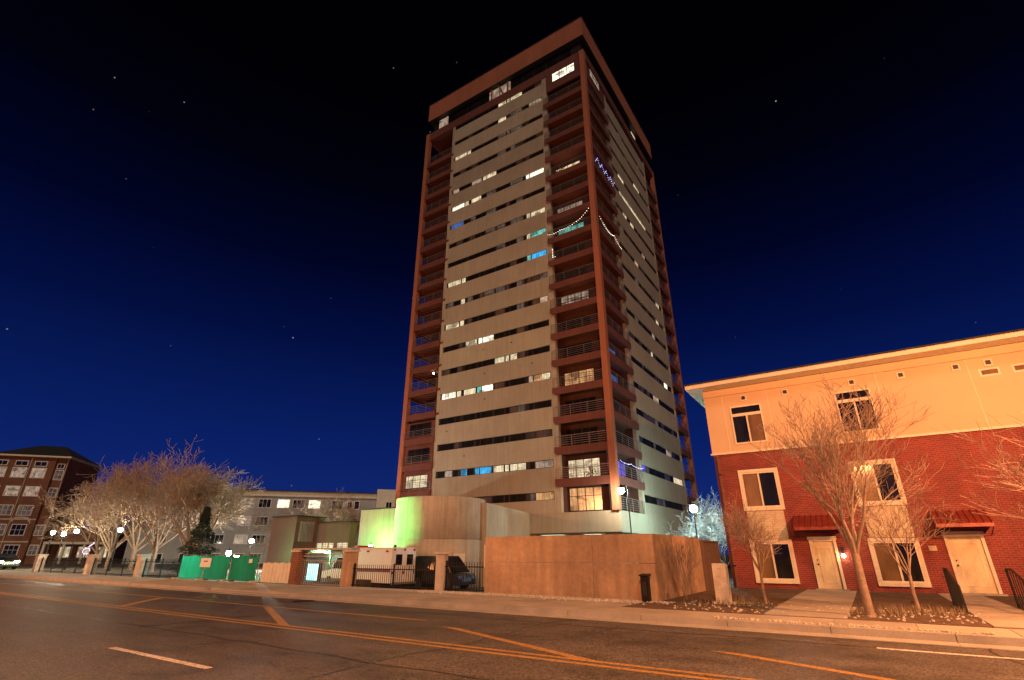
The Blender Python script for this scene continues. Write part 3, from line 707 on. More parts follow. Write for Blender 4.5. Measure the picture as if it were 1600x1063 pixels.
# ------------------------------------------------------------------ vehicles
def wheel(par, x, y, z, r, side):
    w = MB().lathe((0, 0, 0), [(r*.62, -.11), (r*.94, -.11), (r, -.07), (r, .07), (r*.94, .11), (r*.62, .11)], 20)
    w.v = [(a, c, b) for a, b, c in w.v]; w.v = [(a+x, b+y, c+z) for a, b, c in w.v]
    t = w.build('wheel', m_tyre, par, True)
    h = MB().lathe((0, 0, 0), [(.03, -.08), (r*.6, -.08), (r*.64, -.02), (r*.64, .02), (r*.6, .08), (.03, .08)], 16)
    h.v = [(a+x, c+y, b+z) for a, b, c in h.v]; h.build('rim', m_chrome, t)
LZ = -.56
am = thing('ambulance', (-27, 25, LZ), 'white boxy ambulance with dark rear windows parked behind the iron fence', 'ambulance')
def bevbox(x0, x1, y0, y1, z0, z1, b):
    return MB().extr([(y0, z0), (y1, z0), (y1, z1-b), (y1-b, z1), (y0+b, z1), (y0, z1-b)], 'x', x0, x1)
bevbox(-28.7, -24.4, 24.0, 26.1, LZ+.45, LZ+2.45, .14).build('box_body', m_white, am)
MB().extr([(-30.9, LZ+.45), (-30.9, LZ+1.0), (-29.95, LZ+1.15), (-29.4, LZ+1.95), (-28.71, LZ+2.0), (-28.71, LZ+.45)], 'y', 24.1, 26.0).build('cab', m_white, am)
MB().extr([(-29.85, LZ+1.2), (-29.4, LZ+1.85), (-28.9, LZ+1.85), (-28.9, LZ+1.2)], 'y', 24.07, 24.098).build('cab_window', m_glass, am)
piece('stripe', m_stripe, am, -28.69, -24.42, 23.985, 23.999, LZ+1.05, LZ+1.25)
piece('stripe', m_stripe, am, -24.399, -24.385, 24.05, 26.05, LZ+.95, LZ+1.1)
for y in (24.2, 25.15):
    dr = MB().box(-24.398, -24.36, y, y+.78, LZ+.6, LZ+2.2).build('rear_door', m_white, am)
    MB().box(-24.358, -24.345, y+.12, y+.66, LZ+1.45, LZ+2.05).build('rear_window', m_glass, dr)
    MB().box(-24.358, -24.33, y+.34, y+.40, LZ+1.15, LZ+1.35).build('handle', m_iron, dr)
for y in (24.12, 25.0, 25.85): MB().sph((-24.37, y+.08, LZ+2.32), .07, 8, 5).build('warning_light', m_redlamp, am)
for x in (-28.3, -26.5, -24.8): MB().box(x-.1, x+.1, 23.96, 23.998, LZ+2.18, LZ+2.28).build('warning_light', m_redlamp, am)
MB().box(-28.3, -27.9, 24.4, 25.7, LZ+2.452, LZ+2.58).build('light_bar', m_redlamp, am)
MB().tube((-25.2, 25, LZ+2.45), (-25.2, 25, LZ+2.62), .11, .09, 10).build('beacon', m_iron, am)
MB().box(-24.39, -24.15, 24.1, 26.0, LZ+.38, LZ+.5).build('bumper', m_galv, am)
for x in (-30.1, -25.6):
    wheel(am, x, 24.15, LZ+.37, .37, -1); wheel(am, x, 25.95, LZ+.37, .37, 1)
def car(name, x, y, z, L, Wd, Hh, mat, label, rz=0, suv=True):
    c = thing(name, (x, y, z), label, 'car')
    h = L/2; w = Wd/2
    lo = [(-h, .32), (h, .32), (h, .78), (h-.1, .95), (-h+.08, .98), (-h, .85)]
    lo = [(a+x, b+z) for a, b in lo]
    MB().extr(lo, 'y', y-w, y+w).build('body', mat, c)
    k = .42 if suv else .3
    up = [(-h+.1, .98), (-h+.45, Hh-.04), (-h+.75, Hh), (h*k-.1, Hh), (h*k+.75, 1.0)]
    up = [(a+x, b+z) for a, b in up]; n = len(up)
    cb = MB(); n0 = 0
    for s, ins in ((-1, 0), (1, 0)):
        for (a, b) in up: cb.v.append((a, y + s*(w - .05 - (.14 if b - z > 1.1 else 0)), b))
    cb.f = [tuple(range(n-1, -1, -1)), tuple(range(n, 2*n))] + [(i, (i+1) % n, n+(i+1) % n, n+i) for i in range(n)]
    cb.build('cabin', mat, c)
    for s in (-1, 1):
        for a, b in ((-h+.5, -.35), (-.25, h*k+.25)):
            ww = [(a+.05, 1.08), (a+.12, Hh-.14), (b-(.25 if b > 0 else 0), Hh-.14), (b, 1.08)]
            mm = MB(); yy0 = y + s*(w-.05); yy1 = y + s*(w-.17)
            mm.quad(*[(p+x, (yy0 + s*.012) if q < 1.2 else (yy1 + s*.012 - s*.012*0), q+z) for p, q in ww]); mm.build('side_window', m_glass, c)
    sc = MB(); sc.quad((x+h*k+.06, y-w+.24, z+Hh-.1), (x+h*k+.06, y+w-.24, z+Hh-.1), (x+h*k+.74, y+w-.1, z+1.06), (x+h*k+.74, y-w+.1, z+1.06)); sc.build('windscreen', m_glass, c)
    sc = MB(); sc.quad((x-h+.40, y-w+.24, z+Hh-.12), (x-h+.40, y+w-.24, z+Hh-.12), (x-h+.12, y+w-.1, z+1.08), (x-h+.12, y-w+.1, z+1.08)); sc.build('rear_window', m_glass, c)
    for s in (-1, 1):
        wheel(c, x-h+.85, y+s*(w-.1), z+.36, .36, s); wheel(c, x+h-.85, y+s*(w-.1), z+.36, .36, s)
        MB().box(x+h-.02, x+h+.03, y+s*(w-.28)-.2, y+s*(w-.28)+.2, z+.66, z+.82).build('headlight', m_chrome, c)
        MB().box(x-h-.03, x-h+.03, y+s*(w-.22)-.12, y+s*(w-.22)+.12, z+.7, z+.92).build('tail_light', m_redlamp, c)
        MB().box(x+h*k+.25, x+h*k+.42, y+s*(w+.02)-.02, y+s*(w+.14), z+1.05, z+1.2).build('mirror', mat, c)
    MB().box(x+h, x+h+.03, y-.45, y+.45, z+.5, z+.72).build('grille', m_chrome, c)
    return c
car('parked_car', -23.3, 27.4, LZ, 4.1, 1.9, 1.95, m_black, 'dark sport utility car parked behind the slim stone pillar')
fc = car('parked_car', 0, 0, 0, 4.5, 1.8, 1.48, m_black, 'dark car with lit headlights standing beyond the far end of the left fence', suv=False)
fc.location = (-74.6, 18.7, .06)
l_head = lamp('headlamp_on', (1.0, .88, .65), 60)
for ch in fc.children:
    if ch.name.startswith('headlight'): ch.data.materials[0] = l_head

# ------------------------------------------------------------------ brick and stucco townhouse block on the right
HX0, HX1, HY, ZB, ZE = -5.42, 15.0, 26.5, 5.98, 9.2
H = thing('townhouse_block', (3, 30, 0), 'three-storey townhouse block, red brick below and cream stucco above', 'building')
WIN = []   # x0,x1,z0,z1,kind
for x0, x1 in ((-4.32, -2.88), (.15, 1.55), (10.4, 11.9)):
    WIN.append((x0, x1, 6.38, 8.25, 'top')); WIN.append((x0-.02, x1+.05, 3.45, 5.05, 'mid')); WIN.append((x0-.02, x1+.05, .46, 1.98, 'low'))
WIN += [(6.0, 7.4, 3.45, 5.05, 'mid'), (5.25, 5.9, 8.06, 8.40, 'slit'), (6.25, 6.9, 8.06, 8.40, 'slit'), (6.0, 7.4, .46, 1.98, 'low')]
DOORS = [(-2.08, -1.08, .16, 2.06), (2.5, 3.68, .16, 2.16)]
def facade(name, mat, x0, x1, z0, z1, y, ops, depth=.16):
    ops = [o for o in ops if o[2] < z1 and o[3] > z0]
    xs = sorted({x0, x1, *[o[0] for o in ops], *[o[1] for o in ops]}); zs = sorted({z0, z1, *[max(z0, o[2]) for o in ops], *[min(z1, o[3]) for o in ops]})
    m = MB()
    for a, b in zip(xs[:-1], xs[1:]):
        for c, d in zip(zs[:-1], zs[1:]):
            if any(o[0] <= a and b <= o[1] and o[2] <= c and d <= o[3] for o in ops): continue
            m.quad((a, y, c), (b, y, c), (b, y, d), (a, y, d))
    for o in ops:
        a, b, c, d = o[:4]; e = y + depth
        m.quad((a, y, c), (a, e, c), (a, e, d), (a, y, d)); m.quad((b, y, d), (b, e, d), (b, e, c), (b, y, c))
        m.quad((a, y, c), (b, y, c), (b, e, c), (a, e, c)); m.quad((a, e, d), (b, e, d), (b, y, d), (a, y, d))
    return m
ops = [w[:4] for w in WIN] + DOORS
m = facade('wall', m_brick, HX0, HX1, 0, ZB, HY, ops)
m.quad((HX0, 38, 0), (HX0, HY, 0), (HX0, HY, ZB), (HX0, 38, ZB)).quad((HX1, HY, 0), (HX1, 38, 0), (HX1, 38, ZB), (HX1, HY, ZB)).quad((HX0, 38, 0), (HX1, 38, 0), (HX1, 38, ZB), (HX0, 38, ZB))
m.build('brick_wall', m_brick, H)
m = facade('wall', m_stucco, HX0-.04, HX1, ZB, ZE, HY-.05, ops, .2)
m.quad((HX0-.04, 38, ZB), (HX0-.04, HY-.05, ZB), (HX0-.04, HY-.05, ZE), (HX0-.04, 38, ZE)).quad((HX1, HY, ZB), (HX1, 38, ZB), (HX1, 38, ZE), (HX1, HY, ZE)).quad((HX0, 38, ZB), (HX1, 38, ZB), (HX1, 38, ZE), (HX0, 38, ZE))
m.quad((HX0-.04, HY-.05, ZB), (HX1, HY-.05, ZB), (HX1, HY, ZB), (HX0-.04, HY, ZB))
m.build('stucco_wall', m_stucco, H)
MB().box(HX0+.05, HX1-.05, HY+.3, 37.9, 0, 9.1).build('inner_wall', m_dark, H)
MB().box(HX0-.10, HX1, HY-.11, HY-.052, ZB-.02, ZB+.07).build('belt_course', m_trim, H)
MB().extr([(HY-.85, 9.24), (HY-.85, 9.42), (HY-.80, 9.46), (38.6, 9.8), (38.6, 9.2), (HY+.2, 9.2)], 'x', HX0-.72, HX1+.5).build('roof_eave', m_trim, H)
MB().extr([(HY-.9, 9.44), (HY-.9, 9.5), (38.6, 9.9), (38.6, 9.81), (HY-.8, 9.47)], 'x', HX0-.78, HX1+.55).build('roof_edge', m_roofd, H)
MB().box(HX0-.05, HX1, HY-.13, HY-.053, 8.86, 9.19).build('frieze', m_stucco, H)
for x in (-3.6, -1.75, .95, 2.75, 4.6, 5.62, 7.6, 9.4): 
    v = MB().box(x-.14, x+.14, HY-.09, HY-.052, 8.46, 8.74).build('vent_trim', m_trim, H)
    MB().box(x-.085, x+.085, HY-.10, HY-.091, 8.52, 8.69).build('vent', m_dark, v)
for x in (-4.6, -2.55, 1.85, 4.95, 8.6): piece('control_joint', m_roofd if False else m_trim, H, x-.015, x+.015, HY-.062, HY-.051, ZB+.08, 8.85)
def house_window(x0, x1, z0, z1, kind):
    fr = MB(); s = .075; y0, y1 = HY-.03, HY+.09
    if kind == 'top': y0, y1 = HY-.09, HY+.05
    fr.box(x0, x1, y0, y1, z0, z0+s); fr.box(x0, x1, y0, y1, z1-s, z1); fr.box(x0, x0+s, y0, y1, z0+s, z1-s); fr.box(x1-s, x1, y0, y1, z0+s, z1-s)
    cols = [(x0+s, (x0+x1)/2-.035), ((x0+x1)/2+.035, x1-s)] if kind != 'slit' else [(x0+s, x1-s)]
    zt_ = z1 - s
    f = None; panes = []
    if kind == 'top':
        zt_ = z0 + (z1-z0)*.72; fr.box(x0+s, x1-s, y0, y1, zt_, zt_+.14); panes.append((x0+s, x1-s, zt_+.14, z1-s))
    if kind != 'slit': fr.box(cols[0][1], cols[1][0], y0, y1-.01, z0+s, zt_)
    panes += [(a, b, z0+s, zt_) for a, b in cols]
    f = fr.build('window', m_trim, H)
    for i, (a, b, c, d) in enumerate(panes):
        mm = m_glassb if (i % 2 == 0 and kind != 'top') or (kind == 'top' and i == 2 and x0 < -1) else m_glass
        piece('pane', mm, f, a+.001, b-.001, y0+.05, y0+.07, c+.001, d-.001)
    if kind in ('mid', 'low'):
        MB().box(x0-.1, x1+.1, HY-.10, HY-.002, z0-.12, z0-.001).build('sill', m_trim, f)
        tr = MB(); tr.box(x0-.1, x0-.001, HY-.05, HY-.003, z0, z1); tr.box(x1+.001, x1+.1, HY-.05, HY-.003, z0, z1); tr.box(x0-.1, x1+.1, HY-.055, HY-.003, z1+.001, z1+.12); tr.build('surround', m_trim, f)
for w in WIN: house_window(*w)
for x0, x1 in ((-4.36, -2.82), (.12, 1.62), (6.0, 7.4), (10.4, 11.9)):
    MB().box(x0, x1, HY-.04, HY-.004, 2.12, 3.32).build('brick_panel', m_brickc, H)
def house_door(x0, x1, z0, z1, side):
    fr = MB(); s = .1
    fr.box(x0, x0+s, HY-.06, HY+.1, z0, z1); fr.box(x1-s, x1, HY-.06, HY+.1, z0, z1); fr.box(x0-.04, x1+.04, HY-.07, HY+.1, z1+.001, z1+.13); fr.box(x0+s, x1-s, HY-.04, HY+.1, z1-.06, z1)
    f = fr.build('door_frame', m_trim, H)
    d = MB().box(x0+s+.003, x1-s-.003, HY+.03, HY+.08, z0+.02, z1-.063).build('door', m_door, H)
    pn = MB(); a, b = x0+s+.14, x1-s-.14
    pn.box(a, b, HY+.012, HY+.029, z0+.25, z0+.30); pn.box(a, b, HY+.012, HY+.029, z1-.30, z1-.25); pn.box(a, a+.04, HY+.012, HY+.029, z0+.301, z1-.301); pn.box(b-.04, b, HY+.012, HY+.029, z0+.301, z1-.301)
    pn.build('panel_moulding', m_trim, d)
    h = MB(); h.sph((x0+s+.08, HY-.01, z0+.95), .035, 8, 5); h.sph((x0+s+.08, HY+.0, z0+1.12), .025, 8, 5); h.build('handle', m_dark, d)
    MB().box(x0-.08, x1+.08, HY-.35, HY-.072, .12, z0+.03).build('doorstep', m_conc, H)
for d in DOORS: house_door(*d, 1)
def awning(x0, x1, z):
    prof = [(HY-.005, z+.62), (HY-1.0, z+.12), (HY-1.02, z), (HY-.96, z), (HY-.95, z+.07), (HY-.005, z+.54)]
    a = MB().extr(prof, 'x', x0, x1).build('awning', m_roofm, H)
    for i in range(9):
        x = x0 + (x1-x0-.03)*i/8
        MB().extr([(HY-.006, z+.622), (HY-1.0, z+.122), (HY-1.0, z+.165), (HY-.006, z+.665)], 'x', x, x+.03).build('seam', m_roofm, a)
    for x in (x0, x1-.02):
        MB().extr([(HY-.01, z+.53), (HY-.94, z+.06), (HY-.01, z+.0)], 'x', x+.0005, x+.0195).build('side_plate', m_roofm, a)
        MB().tube((x+.01, HY-.01, z-.25), (x+.01, HY-.95, z+.03), .015, n=5).build('bracket', m_iron, a)
awning(-2.45, -.7, 2.42); awning(2.3, 3.95, 2.42)
MB().box(1.95, 2.2, HY-.03, HY-.004, 1.62, 1.8).build('number_plate', m_stone, H)
pl_ = thing('porch_lamp', (-1.05, 26.3, 1.4), 'small bright porch lamp beside the darker townhouse door', 'lamp')
MB().box(-.98, -.86, HY-.16, HY-.075, 1.52, 1.78).build('bracket', m_dark, pl_)
MB().sph((-.92, HY-.17, 1.44), .075, 10, 6).build('bulb', l_porch, pl_)
dp = thing('downpipe', (-5.3, 26.4, 0), 'thin downpipe at the corner of the brick house', 'pipe')
MB().tube((-5.25, HY-.12, .1), (-5.25, HY-.12, 5.9), .04, n=6).build('pipe', m_brown, dp)
for z in (1, 3, 5): MB().box(-5.31, -5.19, HY-.17, HY-.001, z, z+.05).build('strap', m_iron, dp)
# stair rails in front of the cream door
for sx_, lab in ((1.72, 'black metal handrail on the lamp-lit side of the cream door path'), (3.1, 'black metal handrail on the far side of the cream door path')):
    h = thing('handrail', (sx_, 19, .13), lab, 'handrail')
    r = MB()
    r.tube((sx_, 18.1, .14), (sx_, 18.25, .75), .028, n=6); r.tube((sx_, 18.25, .75), (sx_, 19.9, 1.12), .028, n=6); r.tube((sx_, 19.9, 1.12), (sx_, 20.6, 1.12), .028, n=6); r.tube((sx_, 20.6, 1.12), (sx_, 20.6, .14), .028, n=6)
    r.build('top_rail', m_iron, h)
    for i in range(8):
        y = 18.42 + i*.29; piece('baluster', m_iron, h, sx_-.012, sx_+.012, y-.012, y+.012, .14, min(1.1, .77 + (y-18.25)*.224))
    piece('bottom_rail', m_iron, h, sx_-.015, sx_+.015, 18.2, 20.6, .24, .28)

# ------------------------------------------------------------------ trees
def tree(name, loc, h, label, seed, trunk=.3, r0=.12, spread=.62, lev=5, rmin=.006, up=.25, mt=None, mw=None, group=None, kids=3, first=.62, nb=5, lean=(0, 0), droop=0.0, dens=.55, wide=1.0):
    rg = random.Random(seed); tr = MB(); tw = MB()
    x, y, z = loc
    def grow(p, d, L, r, l):
        n = 4 if l <= 1 else 3
        for i in range(n):
            j = .10 + .05*l
            d = (d + Vector((rg.uniform(-j, j), rg.uniform(-j, j), rg.uniform(-j, j) + up*.12 - droop*.06*l))).normalized()
            q = p + d*(L/n); r2 = max(rmin, r*(1 - .24*(i+1)/n*1.6/1.6))
            (tr if l <= 1 else tw).tube(p, q, r, r2, 6 if l <= 1 else (4 if l <= 2 else 3), cap=False)
            p, r = q, r2
            if l < lev and (i > 0 or l > 1):
                for _ in range(kids):
                    if rg.random() > dens: continue
                    a = d.orthogonal().normalized(); a.rotate(Matrix.Rotation(rg.uniform(0, 6.283), 3, d))
                    nd = (d*math.cos(spread*rg.uniform(.7, 1.25)) + a*math.sin(spread*rg.uniform(.7, 1.25)) + Vector((0, 0, up*.3))).normalized()
                    grow(p, nd, L*rg.uniform(.50, .74), max(rmin, r*rg.uniform(.45, .62)), l+1)
    th_ = h*trunk
    top = Vector((x + lean[0], y + lean[1], z + th_)); base = Vector((x, y, z - .06))
    mid = base.lerp(top, .5) + Vector((rg.uniform(-.04, .04), rg.uniform(-.04, .04), 0))
    tr.tube(base, base.lerp(mid, .15), r0*1.5, r0*1.12, 8); tr.tube(base.lerp(mid, .15), mid, r0*1.12, r0, 8, cap=False); tr.tube(mid, top, r0, r0*.88, 8, cap=False)
    for i in range(nb):
        a = 6.283*i/nb + rg.uniform(-.3, .3); e = spread*(rg.uniform(.5, 1.1) if i else .1)
        d = Vector((math.cos(a)*math.sin(e), math.sin(a)*math.sin(e), math.cos(e)))
        grow(top - Vector((0, 0, rg.uniform(0, th_*.25))) , d, h*first*rg.uniform(.8, 1.05)*(1-trunk)*1.0, r0*.5, 1)
    zs_ = np.array(tw.v)[:, 2]; k_ = h / (np.percentile(zs_, 99.7) - z)       # bring the grown tree to its height
    for m_ in (tr, tw):
        v_ = np.array(m_.v); v_[:, 2] = z - .06 + (v_[:, 2] - z + .06)*k_; v_[:, :2] = np.array((x, y)) + (v_[:, :2] - np.array((x, y)))*(k_*wide); m_.v = [tuple(q) for q in v_]
    T_ = thing(name, (x, y, z), label, 'tree', group)
    tr.build('trunk', mt or m_bark, T_, True); tw.build('crown', mw or m_twig, T_)
    return T_
tree('street_tree', (-.3, 15.95, .13), 5.9, 'tall bare street tree with pale trunk beside the paved door path', 11, .33, .095, .42, 5, .006, .6, nb=7, first=.72, kids=3, wide=1.34, dens=.45)
tree('street_tree', (-2.95, 18.6, .13), 3.1, 'small bare street tree before the ground floor window by the dark awning', 4, .36, .055, .62, 4, .006, .35, nb=5, first=.75, kids=3)
tree('street_tree', (.75, 17.9, .13), 3.2, 'small bare street tree before the low window near the cream door', 21, .36, .055, .66, 4, .006, .35, nb=5, first=.8, kids=3)
tree('street_tree', (4.9, 18.0, .13), 4.9, 'bare street tree reaching over the far side of the cream door', 33, .3, .07, .6, 4, .006, .4, nb=6, first=.85, kids=3, wide=1.25)
tree('bare_shrub', (-5.35, 18.7, .13), 2.0, 'tangled leafless shrub growing against the end of the concrete wall', 8, .05, .03, .5, 4, .006, .5, nb=7, first=.8, kids=2)
tree('snowy_tree', (-11.2, 53, -.6), 7.2, 'frosted pale bare tree behind the cyan lamp', 15, .2, .12, .8, 5, .014, .1, mt=m_barkl, mw=M('frosted_twig', (.55, .58, .58), .8, .2, 2), nb=6, first=.75)
LT = [(-54.5, 24.0, 11.0, 'broad bare tree beside the conifer', 41, .22), (-49.0, 24.5, 8.8, 'bare tree with upright fans of twigs next to the grey building', 42, .22), (-61.0, 25.0, 10.6, 'bare tree lit warm by the lamp posts', 43, .24), (-69.0, 26.0, 10.2, 'bare tree with a low warm crown in front of the brown brick building', 44, .24), (-78, 28, 9.0, 'farthest bare tree before the brown brick building', 45, .25), (-60.0, 29.5, 9.6, 'bare tree standing behind the lamp post row', 46, .24)]
for x, y, h, lab, sd, tk in LT:
    tree('bare_tree', (x, y, .06), h, lab, sd, tk, .24, .66, 5, .017, .30, m_barkl, m_twigl, 'bare trees behind the left fence', kids=3, first=.70, nb=7, dens=.52, wide=1.2)
for x, y, h, lab, sd in ((-50, 40, 7.4, 'bare tree before the middle of the grey building', 51), (-45.5, 38, 6.5, 'low bare tree behind the gatehouse', 52), (-62, 42, 8, 'bare tree before the left end of the grey building', 53)):
    tree('bare_tree', (x, y, .06), h, lab, sd, .2, .18, .75, 5, .018, .15, m_barkl, m_twigl, 'bare trees before the grey building', kids=3, first=.72, nb=6)
# conifer
cf = thing('conifer', (-44.3, 22.6, .06), 'dark green conifer standing among the bare trees', 'tree')
MB().tube((-44.3, 22.6, 0), (-44.3, 22.6, 5.0), .13, .02, 8).build('trunk', m_bark, cf)
nd = MB(); rg = random.Random(2)
for i in range(4200):
    t = rg.random()**1.1; z = .7 + t*4.4; rad = ((1-t)**1.5*2.3 + (1-t)*.35)*(.75+.25*math.sin(z*6)) + .08
    a = rg.uniform(0, 6.283); q = rad*math.sqrt(rg.uniform(.15, 1))
    p = Vector((-44.3 + q*math.cos(a), 22.6 + q*math.sin(a), z - q*.35))
    o = Vector((math.cos(a), math.sin(a), -.35))*rg.uniform(.14, .30); s = Vector((-math.sin(a), math.cos(a), rg.uniform(-.5, .5)))*.07
    nd.quad(p - s, p + o, p + s)
nd.build('crown', m_needle, cf)

# ------------------------------------------------------------------ background buildings
def dirv(deg): return Vector((math.cos(R(deg)), math.sin(R(deg))))
class Loc:      # points on a vertical wall: t metres along e from P, o metres outwards (towards the street), height z
    def __init__(s, P, e, out): s.P = Vector(P); s.e = e; s.o = out
    def p(s, t, o, z): q = s.P + s.e*t + s.o*o; return (q.x, q.y, z)
    def box(s, mb, t0, t1, o0, o1, z0, z1):
        n = [s.p(t0, o0, z0), s.p(t1, o0, z0), s.p(t1, o1, z0), s.p(t0, o1, z0)]
        k = len(mb.v); mb.v += n + [(a, b, z1) for a, b, c in n]
        mb.f += [(k,k+3,k+2,k+1),(k+4,k+5,k+6,k+7),(k,k+1,k+5,k+4),(k+1,k+2,k+6,k+5),(k+2,k+3,k+7,k+6),(k+3,k,k+4,k+7)]
        return mb
def far_window(L, par, t0, t1, z0, z1, mat, frame, nx=2, nz=2):
    f = MB(); s = .09
    L.box(f, t0-s, t1+s, .0, .06, z0-s, z1+s); fo = f.build('window', frame, par)
    for i in range(nx):
        for j in range(nz):
            a = t0 + (t1-t0)*i/nx + .03; b = t0 + (t1-t0)*(i+1)/nx - .03; c = z0 + (z1-z0)*j/nz + .03; d = z0 + (z1-z0)*(j+1)/nz - .03
            L.box(MB(), a, b, .05, .085, c, d).build('pane', mat, fo)
# brown brick apartment block on the left
P0 = Vector((-110.6, 31.6)); e1 = -dirv(50); out1 = dirv(-40)
B = thing('brick_apartments', (P0.x, P0.y, 0), 'six-storey brown brick apartment building with white windows beyond the trees', 'building')
L1 = Loc(P0, e1, out1)
mb = MB(); L1.box(mb, 1.6, 10.0, -12, 0, -.5, 16.45); mb.build('wall', m_brickf, B)
mb = MB(); L1.box(mb, 0.0, 1.599, -12, -.55, -.5, 16.45); mb.build('angled_bay_wall', m_brickf, B)
mb = MB(); L1.box(mb, 10.0, 30.0, -12, -.8, -.5, 14.6); mb.build('pale_wing', m_trim, B)
mb = MB(); L1.box(mb, -.6, 10.5, -12.5, .6, 16.46, 16.72); mb.build('eave', m_trim, B)
mb = MB(); L1.box(mb, 1.59, 10.02, -.01, .08, 6.55, 6.75); L1.box(mb, 1.59, 10.02, -.01, .08, 3.2, 3.4); mb.build('stone_band', m_stone, B)
q = [L1.p(-.6, .6, 16.73), L1.p(10.5, .6, 16.73), L1.p(10.5, -12.5, 16.73), L1.p(-.6, -12.5, 16.73), L1.p(3.2, -5, 19.2), L1.p(7, -5, 19.2)]
mb = MB(); mb.v = q; mb.f = [(1, 0, 4, 5), (2, 1, 5), (3, 2, 5, 4), (0, 3, 4), (0, 1, 2, 3)]; mb.build('roof', m_roofd, B)
q = [L1.p(10.5, .4, 14.62), L1.p(31, .4, 14.62), L1.p(31, -12, 14.62), L1.p(10.5, -12, 14.62), L1.p(14, -5, 17.6), L1.p(28, -5, 17.6)]
mb = MB(); mb.v = q; mb.f = [(1, 0, 4, 5), (2, 1, 5), (3, 2, 5, 4), (0, 3, 4), (0, 1, 2, 3)]; mb.build('roof', m_roofd, B)
WB = random.Random(12)
for (a, b) in ((2.6, 4.45), (5.25, 7.1), (8.0, 9.6)):
    for (c, d) in ((13.15, 14.65), (10.25, 11.7), (7.3, 8.75), (4.3, 5.85), (1.4, 2.8)):
        far_window(L1, B, a, b, c, d, LIT['w2'] if c > 10 else (LIT['d'] if WB.random() < .6 else m_glass), m_white, 3, 2)
    far_window(L1, B, a+.15, b-.1, 15.05, 15.75, m_glass, m_white, 2, 1)
L1b = Loc(P0 - out1*.55, e1, out1)
for (c, d) in ((13.0, 14.5), (10.2, 11.6), (4.3, 5.8), (1.4, 2.8)): far_window(L1b, B, .35, 1.45, c, d, LIT['d'], m_white, 2, 2)
far_window(L1b, B, .5, 1.4, 14.85, 15.55, m_glass, m_white, 2, 1)
mb = MB(); mb.tube(L1.p(4.95, .1, 0), L1.p(4.95, .1, 16.4), .07, n=6); mb.build('downpipe', m_stone, B)
mb = MB(); mb.tube(L1.p(.1, -.4, 0), L1.p(.1, -.4, 16.4), .07, n=6); mb.build('downpipe', m_stone, B)
ar = MB()
for i in range(8):                       # arch over the second-floor window
    t0, t1 = math.pi*i/8, math.pi*(i+1)/8
    L1.box(ar, 3.6+1.35*math.cos(t1), 3.6+1.35*math.cos(t0), .02, .1, 5.95+.9*min(math.sin(t0), math.sin(t1)), 6.15+.9*max(math.sin(t0), math.sin(t1)))
ar.build('window_arch', m_stone, B)
mb = MB(); L1.box(mb, -9, -.2, -3.5, -.4, 3.0, 3.35); mb.build('porch_roof', m_trim, B)
for t in (-8.8, -6, -3.2, -.5):
    mb = MB(); L1.box(mb, t, t+.3, -.8, -.5, 0, 2.99); mb.build('porch_column', m_trim, B)
mb = MB(); L1.box(mb, -9, -.2, -9, -3.6, -.5, 5.5); mb.build('low_wing', m_brickf, B)
for t in (-8.2, -5.6, -3.0): far_window(Loc(P0 - out1*3.6, e1, out1), B, t, t+1.6, 1.0, 2.6, LIT['w'], m_white, 2, 2)
# grey apartment building behind
G0 = Vector((-82.3, 56.8)); eg = dirv(48); og = dirv(-42)
G = thing('grey_apartments', (G0.x, G0.y, 0), 'long grey four-storey apartment building with white cornice behind the gatehouse', 'building')
LG = Loc(G0, eg, og)
mb = MB(); LG.box(mb, -24, 13.6, -14, 0, -.5, 10.75); mb.build('wall', m_grey, G)
mb = MB(); LG.box(mb, -24.2, 13.65, -14.2, .35, 10.76, 11.1); mb.build('cornice', m_trim, G)
mb = MB(); LG.box(mb, -24, 13.6, -13, -1.0, 11.11, 11.75); mb.build('attic', m_stone, G)
mb = MB(); LG.box(mb, -24.3, 13.7, -13.2, -.7, 11.76, 11.9); mb.build('roof_edge', m_roofd, G)
mb = MB(); LG.box(mb, 13.66, 18.5, -14, .6, -.5, 12.4); mb.build('stair_tower', m_trim, G)
for k in range(4):
    zb = 8.9 - k*2.9
    for t, l in ((-20.6, 0), (-16.2, 1), (-12.2, 0), (-8.6, 1), (-5.9, 0), (-2.9, 1), (-.4, 0), (2.2, 1), (6.0, 0), (8.7, 0), (9.9, 0)):
        w = .8 if t > 8 else 1.9
        far_window(LG, G, t, t+w, zb, zb+1.35, (LIT['b'] if l and k == 0 and t > -4 else LIT['w2'] if (l and k < 3) else m_glass), m_white, 1 if w < 1 else 3, 1)
    far_window(Loc(G0 + og*.6, eg, og), G, 15.4, 16.4, zb, zb+1.3, m_glass, m_white, 2, 1)
# plain flats far behind the cyan lamp
FB = thing('far_apartments', (8, 95, 0), 'pale apartment block far behind the frosted tree', 'building')
LF = Loc((-14, 92), dirv(0), dirv(-90))
mb = MB(); LF.box(mb, -4, 26, -12, 0, -.6, 9.2); mb.build('wall', m_grey, FB)
for t in (-2, 0.5, 3, 5.5, 8):
    for z in (1.2, 4.0, 6.8): far_window(LF, FB, t, t+1.6, z, z+1.5, LIT['w'] if (t+z) % 2 < 1 else LIT['d'], m_white, 2, 2)

